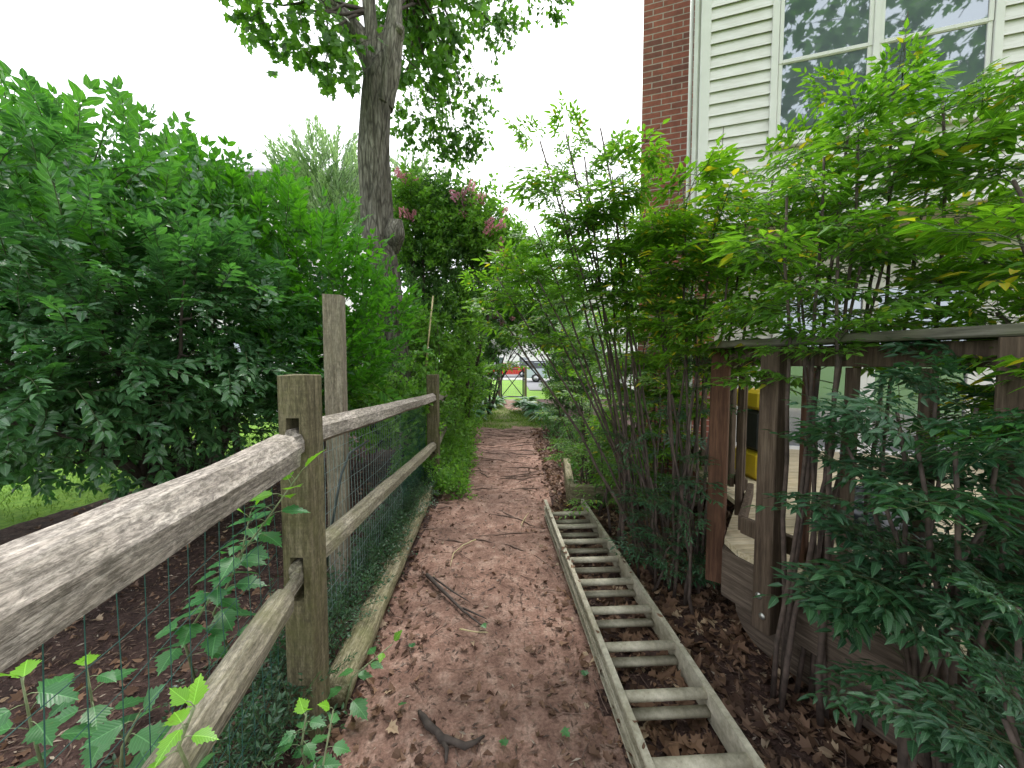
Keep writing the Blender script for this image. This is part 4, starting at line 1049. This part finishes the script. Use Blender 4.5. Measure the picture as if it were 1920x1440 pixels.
shrub('flowering_shrub', 'dark tall shrub with scattered white flowers left of the garden gate', 'shrub', (-.7, 11.6, 0),
      [pblob(900, 640, 11.4, 34, 58, 300), pblob(893, 705, 11.6, 22, 42, 220), pblob(945, 605, 11.8, 46, 28, 190), pblob(985, 625, 12.4, 44, 26, 200), pblob(925, 560, 11, 40, 40, 120)], SM, .45, 'holly', 36, .04, 3, up=.5, extra=whites)
shrub('arching_shrub', 'loose light green shrub arching over the top of the garden gate', 'shrub', (1.6, 12.4, 0),
      [pblob(1005, 570, 12, 70, 34, 300), pblob(965, 530, 11, 60, 52, 330), pblob(1040, 500, 11.4, 50, 60, 260), pblob(1035, 610, 12.2, 50, 34, 260), pblob(940, 620, 11.5, 30, 26, 120, .3), pblob(1055, 640, 12.4, 30, 45, 170), pblob(1065, 700, 12.6, 30, 45, 190)], SM, .42, 'vine', 37, .03, 2, up=.4)
shrub('gate_side_shrub', 'rounded green shrub right of the path a few steps before the gate', 'shrub', (1.05, 8.8, 0),
      [pblob(1075, 690, 8.8, 34, 60, 260, .5), pblob(1085, 640, 9, 40, 60, 220, .5), pblob(1060, 750, 8.4, 30, 30, 150, .4), pblob(1110, 700, 8.6, 40, 60, 200, .5)], SMb, .28, 'holly', 38, .02, 3, up=.5)
for i, (px, py, Y, s, lab) in enumerate(((690, 790, 4.6, 1.0, 'low bright green shrub growing at the left of the maple foot behind the wire mesh'), (745, 740, 5.4, 1.0, 'low bright green shrub right in front of the maple trunk'), (655, 745, 5.0, .8, 'small leafy plant behind the tall timber post'), (790, 800, 5.7, .8, 'small leafy plant between the maple and the middle fence post'))):
    c = at(px, py, Y); shrub('low_shrub', lab, 'shrub', (c.x, Y, .05), [(c.x, Y, max(.3, c.z), .5 * s, .4 * s, .38 * s, 90), (c.x + .3, Y + .2, max(.25, c.z - .15), .4 * s, .4 * s, .3 * s, 60)], SMb, .30, 'vine', 50 + i, .012, 2, up=.6)
shrub('dark_undergrowth_shrub', 'dark shrub filling the gap between the hedge and the maple foot', 'shrub', (-3.0, 5.6, .05),
      [(-2.9, 5.6, 1.2, 1.0, .6, 1.0, 200), (-2.2, 6.9, 1.3, .8, .5, 1.2, 170)], SMb, .34, 'holly', 60, .03, 3, up=.4)

# ------------------------------------------------------------------ nandina clumps on the right
def nandina(name, label, base, canes, seed, matk='nandina', sp=None, size=.46, spread=.10, leaves=8, low=0.0, crown_len=.62):
    leaves = int(leaves * 1.25)
    """canes: list of (top x, y, z)"""
    r = np.random.default_rng(seed); t = thing(name, label, 'shrub', base)
    s = MB(); P = []; D = []; U = []; S = []; base = np.array(base, float)
    for top in canes:
        b0 = base + np.array([r.normal(0, spread), r.normal(0, spread), -.02]); top = np.array(top, float)
        mid = b0 * .5 + top * .5; mid[:2] = b0[:2] * .62 + top[:2] * .38; mid += r.normal(0, .035, 3)
        pts = []
        for k in range(9):
            u = k / 8; pts.append((1 - u) ** 2 * b0 + 2 * u * (1 - u) * mid + u * u * top + r.normal(0, .008, 3))
        s.tube(pts, list(np.linspace(r.uniform(.009, .014), .005, 9)), 7)
        L = np.linalg.norm(top - b0); n = int(leaves * r.uniform(.8, 1.25)); az = r.uniform(0, 6.28)
        for k in range(n):
            u = 1 - (k / n) * crown_len / max(.8, L) * 1.0 - r.uniform(0, .03)
            if k >= n - 2 and low > 0: u = r.uniform(low, .7)
            u = max(.15, min(1, u)); i = min(7, int(u * 8)); q = pts[i] + (pts[i + 1] - pts[i]) * (u * 8 - i)
            az += 2.4 + r.normal(0, .3); el = r.uniform(-.05, .55) + (.5 if k < 2 else 0)
            P.append(q); D.append((math.cos(az), math.sin(az), el)); U.append(np.array([0, 0, 1.0]) + r.normal(0, .15, 3)); S.append(size * r.uniform(.7, 1.15) * (.75 if k < 2 else 1))
    s.build('canes', M['cane'], t)
    f = MB(); place(f, sp or NA, P, D, U, S, r); f.build('foliage', [M[matk], M['twig']], t)
    if matk != 'nandina_dark':   # sprays of small dry seed heads
        b = MB()
        for k in range(1):
            top = np.array(canes[r.integers(0, len(canes))]) + [0, 0, .02]
            for j in range(14):
                h = j / 14 * .28; a = r.uniform(0, 6.28); q = top + np.array([0, 0, h]); e_ = q + np.array([math.cos(a), math.sin(a), .5]) * (.06 * (1.1 - j / 14))
                b.tube([q, e_], .0012, 3)
            b.tube([top, top + np.array([0.01, 0, .3])], .002, 4)
        b.build('seed_head', M['stem'], t)
    return t
def tops(lst): return [tuple(at(px, py, Y)) for px, py, Y in lst]
nandina('nandina_shrub', 'nandina shrub leaning left over the path with thin dark canes against the sky', (1.0, 2.85, .0),
        tops([(1012, 265, 2.5), (1062, 255, 2.45), (1128, 245, 2.5), (925, 520, 2.7), (1145, 330, 2.6), (900, 545, 2.8), (1000, 420, 2.6), (1045, 350, 2.5), (1095, 300, 2.55), (1130, 350, 2.7), (960, 480, 2.7), (1080, 400, 2.8), (1150, 430, 2.9), (1010, 520, 2.5), (1170, 330, 2.7), (1110, 480, 2.6)]), 71, 'nandina', leaves=5, size=.44, low=0, crown_len=.7)
nandina('nandina_shrub', 'bright yellow green nandina in front of the brick wall corner', (1.22, 2.55, .0),
        tops([(1225, 400, 2.4), (1280, 330, 2.3), (1350, 350, 2.2), (1400, 400, 2.1), (1210, 470, 2.5), (1310, 430, 2.3), (1240, 560, 2.4), (1370, 500, 2.1), (1310, 560, 2.3), (1450, 330, 2.2)]), 72, 'nandina_yellow', leaves=8, size=.42, low=0)
nandina('nandina_shrub', 'tall nandina with canes rising through the deck rail below the twin window', (1.36, 1.60, .0),
        tops([(1600, 190, 1.75), (1690, 170, 1.7), (1770, 180, 1.6), (1470, 380, 1.6), (1540, 300, 1.65), (1610, 260, 1.6), (1690, 250, 1.7), (1500, 480, 1.7), (1580, 440, 1.5), (1680, 400, 1.6), (1620, 500, 1.55), (1500, 560, 1.7), (1750, 330, 1.7)]), 73, 'nandina', leaves=6, size=.38, low=0, crown_len=.5)
nandina('nandina_shrub', 'yellow green nandina at the right edge above the deck cap rail', (1.68, .42, .0),
        tops([(1840, 470, 1.5), (1900, 420, 1.45), (1800, 560, 1.5), (1930, 520, 1.4), (1870, 580, 1.35), (1750, 520, 1.7), (1960, 350, 1.4), (1930, 230, 1.4), (1900, 330, 1.3)]), 74, 'nandina_yellow', leaves=7, size=.40, low=.7)
NA_s = [sprig_nandina(rng, leaf_tpl(.36, .15, .07, .36), .115) for _ in range(6)]
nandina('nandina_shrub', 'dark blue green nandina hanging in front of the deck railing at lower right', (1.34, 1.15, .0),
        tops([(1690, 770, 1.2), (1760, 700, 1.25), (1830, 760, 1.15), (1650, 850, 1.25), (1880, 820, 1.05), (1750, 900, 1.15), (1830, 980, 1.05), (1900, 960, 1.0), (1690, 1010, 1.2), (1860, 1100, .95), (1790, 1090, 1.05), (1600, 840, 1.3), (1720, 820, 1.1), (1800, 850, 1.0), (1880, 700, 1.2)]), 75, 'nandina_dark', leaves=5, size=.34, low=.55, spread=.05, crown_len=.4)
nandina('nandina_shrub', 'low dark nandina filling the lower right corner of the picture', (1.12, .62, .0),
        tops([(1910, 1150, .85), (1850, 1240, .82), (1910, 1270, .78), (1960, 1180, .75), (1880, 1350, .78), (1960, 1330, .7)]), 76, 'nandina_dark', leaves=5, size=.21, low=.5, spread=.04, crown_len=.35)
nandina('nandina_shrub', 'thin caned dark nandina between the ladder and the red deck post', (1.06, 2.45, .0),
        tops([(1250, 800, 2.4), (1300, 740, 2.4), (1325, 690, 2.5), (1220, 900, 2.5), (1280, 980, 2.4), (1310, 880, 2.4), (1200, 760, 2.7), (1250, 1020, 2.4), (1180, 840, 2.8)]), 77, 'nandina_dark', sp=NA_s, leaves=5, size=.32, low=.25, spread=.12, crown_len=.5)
nandina('nandina_shrub', 'dense green nandina thicket behind the upper end of the ladder', (1.12, 3.4, .0),
        tops([(1130, 640, 3.3), (1180, 680, 3.4), (1220, 620, 3.4), (1100, 720, 3.4), (1170, 780, 3.3), (1240, 700, 3.4), (1260, 620, 3.5), (1120, 820, 3.5), (1200, 860, 3.3), (1150, 580, 3.4)]), 78, 'nandina', sp=NA_s, leaves=6, size=.42, low=.3, spread=.16, crown_len=.5)
nandina('nandina_shrub', 'light green nandina growing against the foot of the brick wall behind the others', (1.42, 3.9, .0),
        tops([(1200, 420, 3.9), (1260, 460, 3.9), (1180, 520, 4.0), (1230, 560, 3.9), (1290, 540, 3.8), (1210, 640, 4.0), (1270, 660, 3.8), (1190, 740, 4.1), (1300, 640, 3.7), (1250, 770, 3.8), (1150, 600, 4.2)]), 80, 'nandina_yellow', leaves=9, size=.52, low=.2, spread=.16, crown_len=.9)
nandina('nandina_shrub', 'nandina with many slim upright stems at the corner of the timber edging', (.93, 4.3, .0),
        tops([(1040, 640, 4.4), (1065, 690, 4.3), (1035, 730, 4.4), (1090, 740, 4.3), (1120, 680, 4.4), (1065, 800, 4.2), (1130, 780, 4.3), (1070, 620, 4.6)]), 79, 'nandina', sp=NA_s, leaves=6, size=.44, low=.3, spread=.10, crown_len=.6)

# ------------------------------------------------------------------ saplings beside the near fence
HT = lobed_tpl(HIB, .22, .10)
def sapling(label, pts, n, size, seed, tipn=3, tv=None):
    r = np.random.default_rng(seed); pts = [np.array(tuple(p), float) for p in pts]; t = thing('sapling', label, 'sapling', tuple(pts[0]))
    s = MB(); s.tube(pts, list(np.linspace(.006, .0025, len(pts))), 6); seg = len(pts) - 1
    Ps = []; Ds = []; Us = []; Ls = []; tip = []
    for k in range(n):
        u = .18 + .82 * k / (n - 1) if n > 1 else 1; i = min(seg - 1, int(u * seg)); q = pts[i] + (pts[i + 1] - pts[i]) * (u * seg - i)
        a = k * 2.4 + r.normal(0, .35); d = unit([math.cos(a), math.sin(a), r.uniform(.05, .5) + (.9 if u > .93 else 0)])
        pl_ = size * r.uniform(.35, .6) * (1.1 - .6 * u); e_ = q + d * pl_; s.tube([q, (q + e_) / 2 + [0, 0, .004], e_], .0014, 4)
        Ps.append(e_); Ds.append(unit(d + np.array([0, 0, -.35 if u < .9 else .1]))); Us.append(np.array([0, -.1, 1]) + r.normal(0, .25, 3)); Ls.append(size * r.uniform(.75, 1.15) * (1.15 - .5 * u)); tip.append(k >= n - tipn)
    s.build('stem', M['sap_stem'], t); tip = np.array(tip); Ps, Ds, Us, Ls = map(np.array, (Ps, Ds, Us, Ls))
    for m_, nm, mk in ((~tip, 'leaves', 'sapling'), (tip, 'tip_leaves', 'sapling_tip')):
        if m_.any():
            b = MB(); v, f = put(HT, Ps[m_], Ds[m_], Us[m_], Ls[m_]); b.add(v, f, 0, False, luv(HT, int(m_.sum()))); b.build(nm, M[mk], t)
    return t
def gz(px, py): p = atz(px, py, .08); return p
sapling('tall lobed leaf sapling growing up through the fence mesh left of the near fence post', [(-1.38, 1.62, .08), at(345, 1200, 1.55), at(420, 1080, 1.45), at(500, 975, 1.38), at(560, 890, 1.33)], 30, .120, 81, 6)
sapling('second lobed leaf sapling leaning against the first one behind the top rail', [(-1.30, 1.75, .08), at(400, 1150, 1.6), at(450, 1050, 1.55), at(470, 960, 1.5)], 22, .115, 82, 2)
sapling('pale stemmed sapling on the dark mulch left of the lower fence rail', [(-1.30, 1.33, .08), at(175, 1330, 1.28), at(160, 1240, 1.22)], 11, .105, 83, 2)
sapling('broad leaf sapling at the far left edge on the mulch', [(-1.45, 1.15, .08), at(60, 1370, 1.1), at(40, 1270, 1.05)], 11, .125, 84, 2)
sapling('bright tipped sapling standing in front of the lower fence rail', [(-.60, .80, .0), (-.60, .80, .35), at(335, 1400, .74), at(365, 1325, .72)], 13, .070, 85, 6)
sapling('small sapling leaning out from the log edging over the path', [(-.74, 1.62, .02), at(660, 1270, 1.65), at(735, 1208, 1.72)], 9, .085, 86, 2)
sapling('small glossy sapling sprouting at the foot of the near fence post', [(-.74, 1.33, .0), at(565, 1400, 1.3), at(575, 1335, 1.3)], 11, .085, 87, 2)
sapling('short sapling sprouting between the near fence post and the leaf litter', [(-.66, 1.25, .0), (-.67, 1.25, .07), at(625, 1330, 1.25)], 8, .08, 88, 1)
sapling('dark leafed sapling in the shade under the lower rail', [(-1.22, 1.1, .06), at(230, 1400, 1.05), at(260, 1340, 1.0)], 9, .105, 89, 0)

# ------------------------------------------------------------------ ground cover, hostas, grass, litter
def stuff(name, mb, mats, lab, cat): return tag(mb.build(name, mats), lab, cat, kind='stuff')
def scatter(n, f, r):
    out = []
    while len(out) < n:
        p = f(r)
        if p is not None: out.append(p)
    return np.array(out)
r = np.random.default_rng(91)
def fv(r):
    y = r.uniform(1.2, 4.9) ; e_ = fence_x(y); x = r.uniform(e_ - .55, e_ + .05)
    if r.uniform() < .55: x = r.uniform(e_ - .25, e_ + .03)
    if y < 1.65 and x > e_ + .04: return None
    if x < e_ - .3 and r.uniform() < .5: return None
    return (x, y, gh(x, y))
P = scatter(1700, fv, r); P[:, 2] += r.uniform(0, .20, len(P)) * np.clip((P[:, 0] + 1.3) * 2, .3, 1)
b = MB(); place(b, VC, P, r.normal(0, .7, P.shape) + [0, 0, .35], np.array([0, 0, 1.0]) + r.normal(0, .3, P.shape), .15 * r.uniform(.7, 1.3, len(P)), r)
stuff('ground_cover', b, [M['vinca'], M['twig']], 'glossy dark trailing ground cover between the rail fence and the edging log', 'ground cover')
def fi(r):
    y = r.uniform(4.3, 10.5); e_ = fence_x(y); x = r.uniform(e_ - .5, e_ + .42)
    return (x, y, gh(x, y) + r.uniform(0, .25) * max(0, 1 - abs(x - e_) * 2))
P = scatter(1500, fi, r); b = MB(); place(b, SMb, P, r.normal(0, .7, P.shape) + [0, 0, .7], np.array([0, 0, 1.0]) + r.normal(0, .3, P.shape), .20 * r.uniform(.7, 1.3, len(P)), r)
stuff('ivy_ground_cover', b, [M['vine'], M['twig']], 'light green weeds and ivy spilling over the left path edge beyond the log', 'ground cover')
def fr(r):
    y = r.uniform(4.0, 9.5); x = r.uniform(.75, 2.0)
    return (x, y, gh(x, y) + r.uniform(0, .15))
P = scatter(500, fr, r); b = MB(); place(b, SMb, P, r.normal(0, .7, P.shape) + [0, 0, .7], np.array([0, 0, 1.0]) + r.normal(0, .3, P.shape), .2 * r.uniform(.7, 1.3, len(P)), r)
stuff('weedy_ground_cover', b, [M['holly'], M['twig']], 'dark low weeds under the canes right of the path', 'ground cover')
def hosta(x, y, s, lab, seed):
    r = np.random.default_rng(seed); n = 42; a = r.uniform(0, 6.28, n); el = r.uniform(.15, 1.3, n)
    P = np.stack([x + np.cos(a) * .05, y + np.sin(a) * .05, np.full(n, .06)], 1); D = np.stack([np.cos(a), np.sin(a), el], 1)
    P = P + D / np.linalg.norm(D, axis=1)[:, None] * (.12 * s); b = MB()
    v, f = put(leaf_tpl(.42, .55, .12), P, D, np.tile([0, 0, 1.0], (n, 1)) + r.normal(0, .1, (n, 3)), .34 * s * r.uniform(.7, 1.1, n)); b.add(v, f)
    t = thing('hosta', lab, 'hosta', (x, y, 0), group='hostas lining the path near the gate'); b.build('leaves', M['hosta'], t)
    q = MB()
    for i in range(n): q.tube([(x, y, 0), tuple(P[i])], .005, 3)
    q.build('stalks', M['twig'], t)
for i, (px, py, s, lab) in enumerate(((880, 788, 1.0, 'pale hosta nearest the camera at the left path edge'), (900, 776, 1.1, 'second hosta on the left path edge'), (918, 764, 1.1, 'third hosta on the left path edge, in front of the dark shrub'), (935, 757, .9, 'small hosta just left of the gate'),
      (985, 772, 1.2, 'large pale hosta right of the path by the gate'), (1008, 778, 1.2, 'hosta right of the path next to the green shrub'), (988, 757, .9, 'small hosta in front of the right gate post'), (1030, 790, 1.1, 'hosta at the right grass edge nearest the camera'))):
    p = atz(px, py, 0); hosta(p.x, p.y, s, lab, 100 + i)
r = np.random.default_rng(92)
def fg(r):
    y = r.uniform(8.6, 16.3); x = r.uniform(-1.5, 1.6)
    return (x, y, gh(x, y)) if (region(x, y) == 'worn_grass' and mnoise.noise(Vector((x * 1.7, y * 1.7, 0))) > r.uniform(-.45, .35)) else None
P = scatter(9000, fg, r); b = MB(); v, f = put(leaf_lo(.10), P, r.normal(0, .45, P.shape) + [0, 0, 1], r.normal(0, 1, P.shape), .07 * r.uniform(.6, 1.3, len(P))); b.add(v, f)
def fg2(r):
    y = r.uniform(3.4, 9); x = r.uniform(-8, -3.6)
    return (x, y, gh(x, y)) if region(x, y) == 'lawn' else None
P = scatter(9000, fg2, r); v, f = put(leaf_lo(.10), P, r.normal(0, .45, P.shape) + [0, 0, 1], r.normal(0, 1, P.shape), .045 * r.uniform(.6, 1.3, len(P))); b.add(v, f)
stuff('grass', b, M['grass'], 'short grass blades on the lawn and the worn turf before the gate', 'grass')
# dry leaves: thick at the sides of the path, few in the middle
DL = [lobed_tpl(MAPLE, .3, .5), leaf_tpl(.55, .35, .25), leaf_tpl(.5, -.25, -.2), lobed_tpl(MAPLE, -.3, -.3)]
def fd(r):
    y = .5 + 8.5 * r.uniform() ** 1.5; x = r.uniform(-4.3, 2.4); e_ = fence_x(y)
    if e_ + .05 < x < .46:
        m_ = min(x - e_ - .05, (.50 - x) * 1.1)
        pr = .95 * math.exp(-m_ / .14) + .035
        if y > 3.2: pr *= .6
        if y < 1.5 and x < -.1: pr = max(pr, .5)
        elif y < 1.75: pr = max(pr, .16)
    elif x >= .46: pr = 1.0
    else: pr = .16
    if r.uniform() > pr: return None
    return (x, y, gh(x, y) + r.uniform(.002, .014))
P = scatter(19000, fd, r); b = MB(); idx = r.integers(0, 4, len(P))
for k, tp in enumerate(DL):
    q = P[idx == k]; n = len(q); D = r.normal(0, 1, (n, 3)); D[:, 2] *= .18; U = np.array([0, 0, 1.0]) + r.normal(0, .5, (n, 3))
    v, f = put(tp, q, D, U, np.where(q[:, 0] > .46, .060, .042) * r.uniform(.35, 1.3, n)); b.add(v, f)
for k, tp in enumerate(DL):          # a few blown onto the ladder
    n = 9; xl = r.uniform(.2, 3.2, n); yl = np.where(r.uniform(size=n) < .5, r.uniform(.01, .03, n), r.uniform(.39, .415, n))
    q = np.array([tuple(Ml @ Vector((a_, c_, .156))) for a_, c_ in zip(xl, yl)]); D = r.normal(0, 1, (n, 3)); D[:, 2] = 0
    v, f = put(tp, q, D, np.array([0, 0, 1.0]) + r.normal(0, .2, (n, 3)), .03 * r.uniform(.5, 1.2, n)); b.add(v, f)
stuff('leaf_litter', b, M['dry_leaf'], 'curled dry brown leaves scattered over the path edges and beds', 'leaf litter')
def fc(r):
    y = .45 + 8 * r.uniform() ** 1.6; x = r.uniform(-3.6, 2.2); e_ = fence_x(y)
    if e_ + .05 < x < .46 and r.uniform() > .5: return None
    return (x, y, gh(x, y) + .004)
P = scatter(45000, fc, r); b = MB(); D = r.normal(0, 1, P.shape); D[:, 2] *= .08; v, f = put(leaf_lo(.26, .05, .04), P, D, np.array([0, 0, 1.0]) + r.normal(0, .4, P.shape), .030 * r.uniform(.3, 1.5, len(P))); b.add(v, f)
stuff('bark_chips', b, M['chip'], 'fine bark chips and needles strewn on the ground', 'bark mulch')
# small bright green fallen leaves and sprouts on the path
b = MB(); P = np.array([tuple(atz(px, py, .012)) for px, py in ((951, 1394), (1055, 1368), (770, 1213), (1100, 1265), (748, 1322), (905, 1170))]); n = len(P); D = r.normal(0, 1, (n, 3)); D[:, 2] = 0
v, f = put(lobed_tpl(MAPLE, .1, .1), P, D, np.tile([0, 0, 1.0], (n, 1)) + r.normal(0, .15, (n, 3)), .04); b.add(v, f); stuff('fallen_green_leaves', b, M['sapling'], 'few fresh green leaves fallen on the red path', 'leaves')
# roots and twigs
M['root'] = simple('root_bark', (.15, .095, .075), .9, .4, 30)
b = MB()
for _ in range(95):
    y = r.uniform(3.2, 9.0); x = r.uniform(-.85, .6); L = r.uniform(.15, .8); a = r.normal(0, .4) + (math.pi if r.uniform() < .5 else 0); pts = []
    for k in range(9):
        a += r.normal(0, .16); x += math.cos(a) * L / 8; y += math.sin(a) * L / 8; pts.append((x, y, gh(x, y) + .008 * math.sin(math.pi * k / 8) - .003))
    b.tube(pts, [r.uniform(.004, .011) * math.sin(math.pi * (k + .6) / 9.5) + .001 for k in range(9)], 5)
stuff('surface_roots', b, M['root'], 'thin tree roots crossing the red path beyond the ladder', 'roots')
b = MB()
for _ in range(320):
    y = r.uniform(.9, 5.5); x = r.uniform(-2.4, 1.7); L = r.uniform(.04, .20); a = r.uniform(0, 6.28); pts = []
    for k in range(4): a += r.normal(0, .2); x += math.cos(a) * L / 3; y += math.sin(a) * L / 3; pts.append((x, y, gh(x, y) + .008 + .004 * k * r.uniform(0, 1)))
    b.tube(pts, [r.uniform(.001, .0028)] * 4, 4)
stuff('twigs', b, M['root'], 'short broken twigs lying about on the ground', 'twigs')
def stick(label, pxs, rad, mk='root', br=()):
    b = MB(); pts = [atz(x, y, .012) for x, y in pxs]; n = len(pts)
    Q = []; 
    for i in range(n - 1):
        for k in range(4): Q.append(np.array(pts[i].lerp(pts[i + 1], k / 4)) + [0, 0, .004 * fbm(i + k * .4, rad * 90)])
    Q.append(np.array(pts[-1])); m = len(Q); b.tube(Q, [rad * (1.0 - .75 * k / m) * (1 + .2 * fbm(k * .8, rad * 77)) for k in range(m)], 8)
    for bb in br: b.tube([atz(x, y, .012) for x, y in bb], [rad * .5, rad * .4, rad * .15][:len(bb)], 6)
    tag(b.build('fallen_stick', M[mk]), label, 'stick')
stick('dark broken branch lying slanting on the path beside the log', [(800, 1078), (838, 1115), (868, 1145), (903, 1172)], .014, 'stem', [[(812, 1082), (850, 1110), (880, 1128)], [(868, 1140), (890, 1150), (912, 1160)]])
stick('pale thin curved twig on the path above the dark broken branch', [(892, 1012), (868, 1022), (850, 1038), (844, 1062)], .006, 'bamboo')
b = MB(); pp = [(786, 1334, -.012), (794, 1344, .004), (803, 1360, .010), (820, 1372, .006), (828, 1385, .012), (850, 1390, .008), (872, 1399, .010), (890, 1392, .002), (908, 1380, -.012)]
b.tube([atz(*p) for p in pp], [.008, .014, .017, .014, .018, .013, .014, .010, .005], 9); b.tube([atz(828, 1384, .008), atz(838, 1405, .006), atz(836, 1430, -.005)], [.012, .009, .006], 7)
tag(b.build('tree_root', M['stem']), 'knobbly half buried root in the path at the bottom of the picture', 'root')
stick('thin straight twig lying on the path beside the top of the ladder', [(977, 985), (983, 972), (991, 962)], .005, 'bamboo')
stick('long curved twig lying close to the left ladder rail', [(1004, 1042), (1030, 1060), (1048, 1090)], .005, 'root')
stick('short pale twig on the path below the dark broken branch', [(862, 1180), (890, 1184), (915, 1186)], .005, 'bamboo')
# stump and forked trunk in the mulch behind the rail
b = MB()
for pts, rad in (([(-3.0, 3.5, -.05), (-3.02, 3.5, .25), (-3.15, 3.45, .5), (-3.3, 3.3, 1.1)], [.10, .07, .06, .05]), ([(-2.96, 3.5, .0), (-2.85, 3.45, .35), (-2.6, 3.4, .8), (-2.4, 3.4, 1.3)], [.07, .05, .045, .04]), ([(-2.7, 3.7, -.05), (-2.66, 3.7, .4), (-2.7, 3.7, 1.2)], [.05, .035, .03])):
    v, f = rough_tube(pts, rad, 20, .2, 3); b.add(v, f, 0, True)
root = thing('multi_stem_trunk', 'short forked dark trunks standing in the mulch behind the top rail', 'tree', (-2.95, 3.5, .05)); b.build('trunk', M['bark'], root)
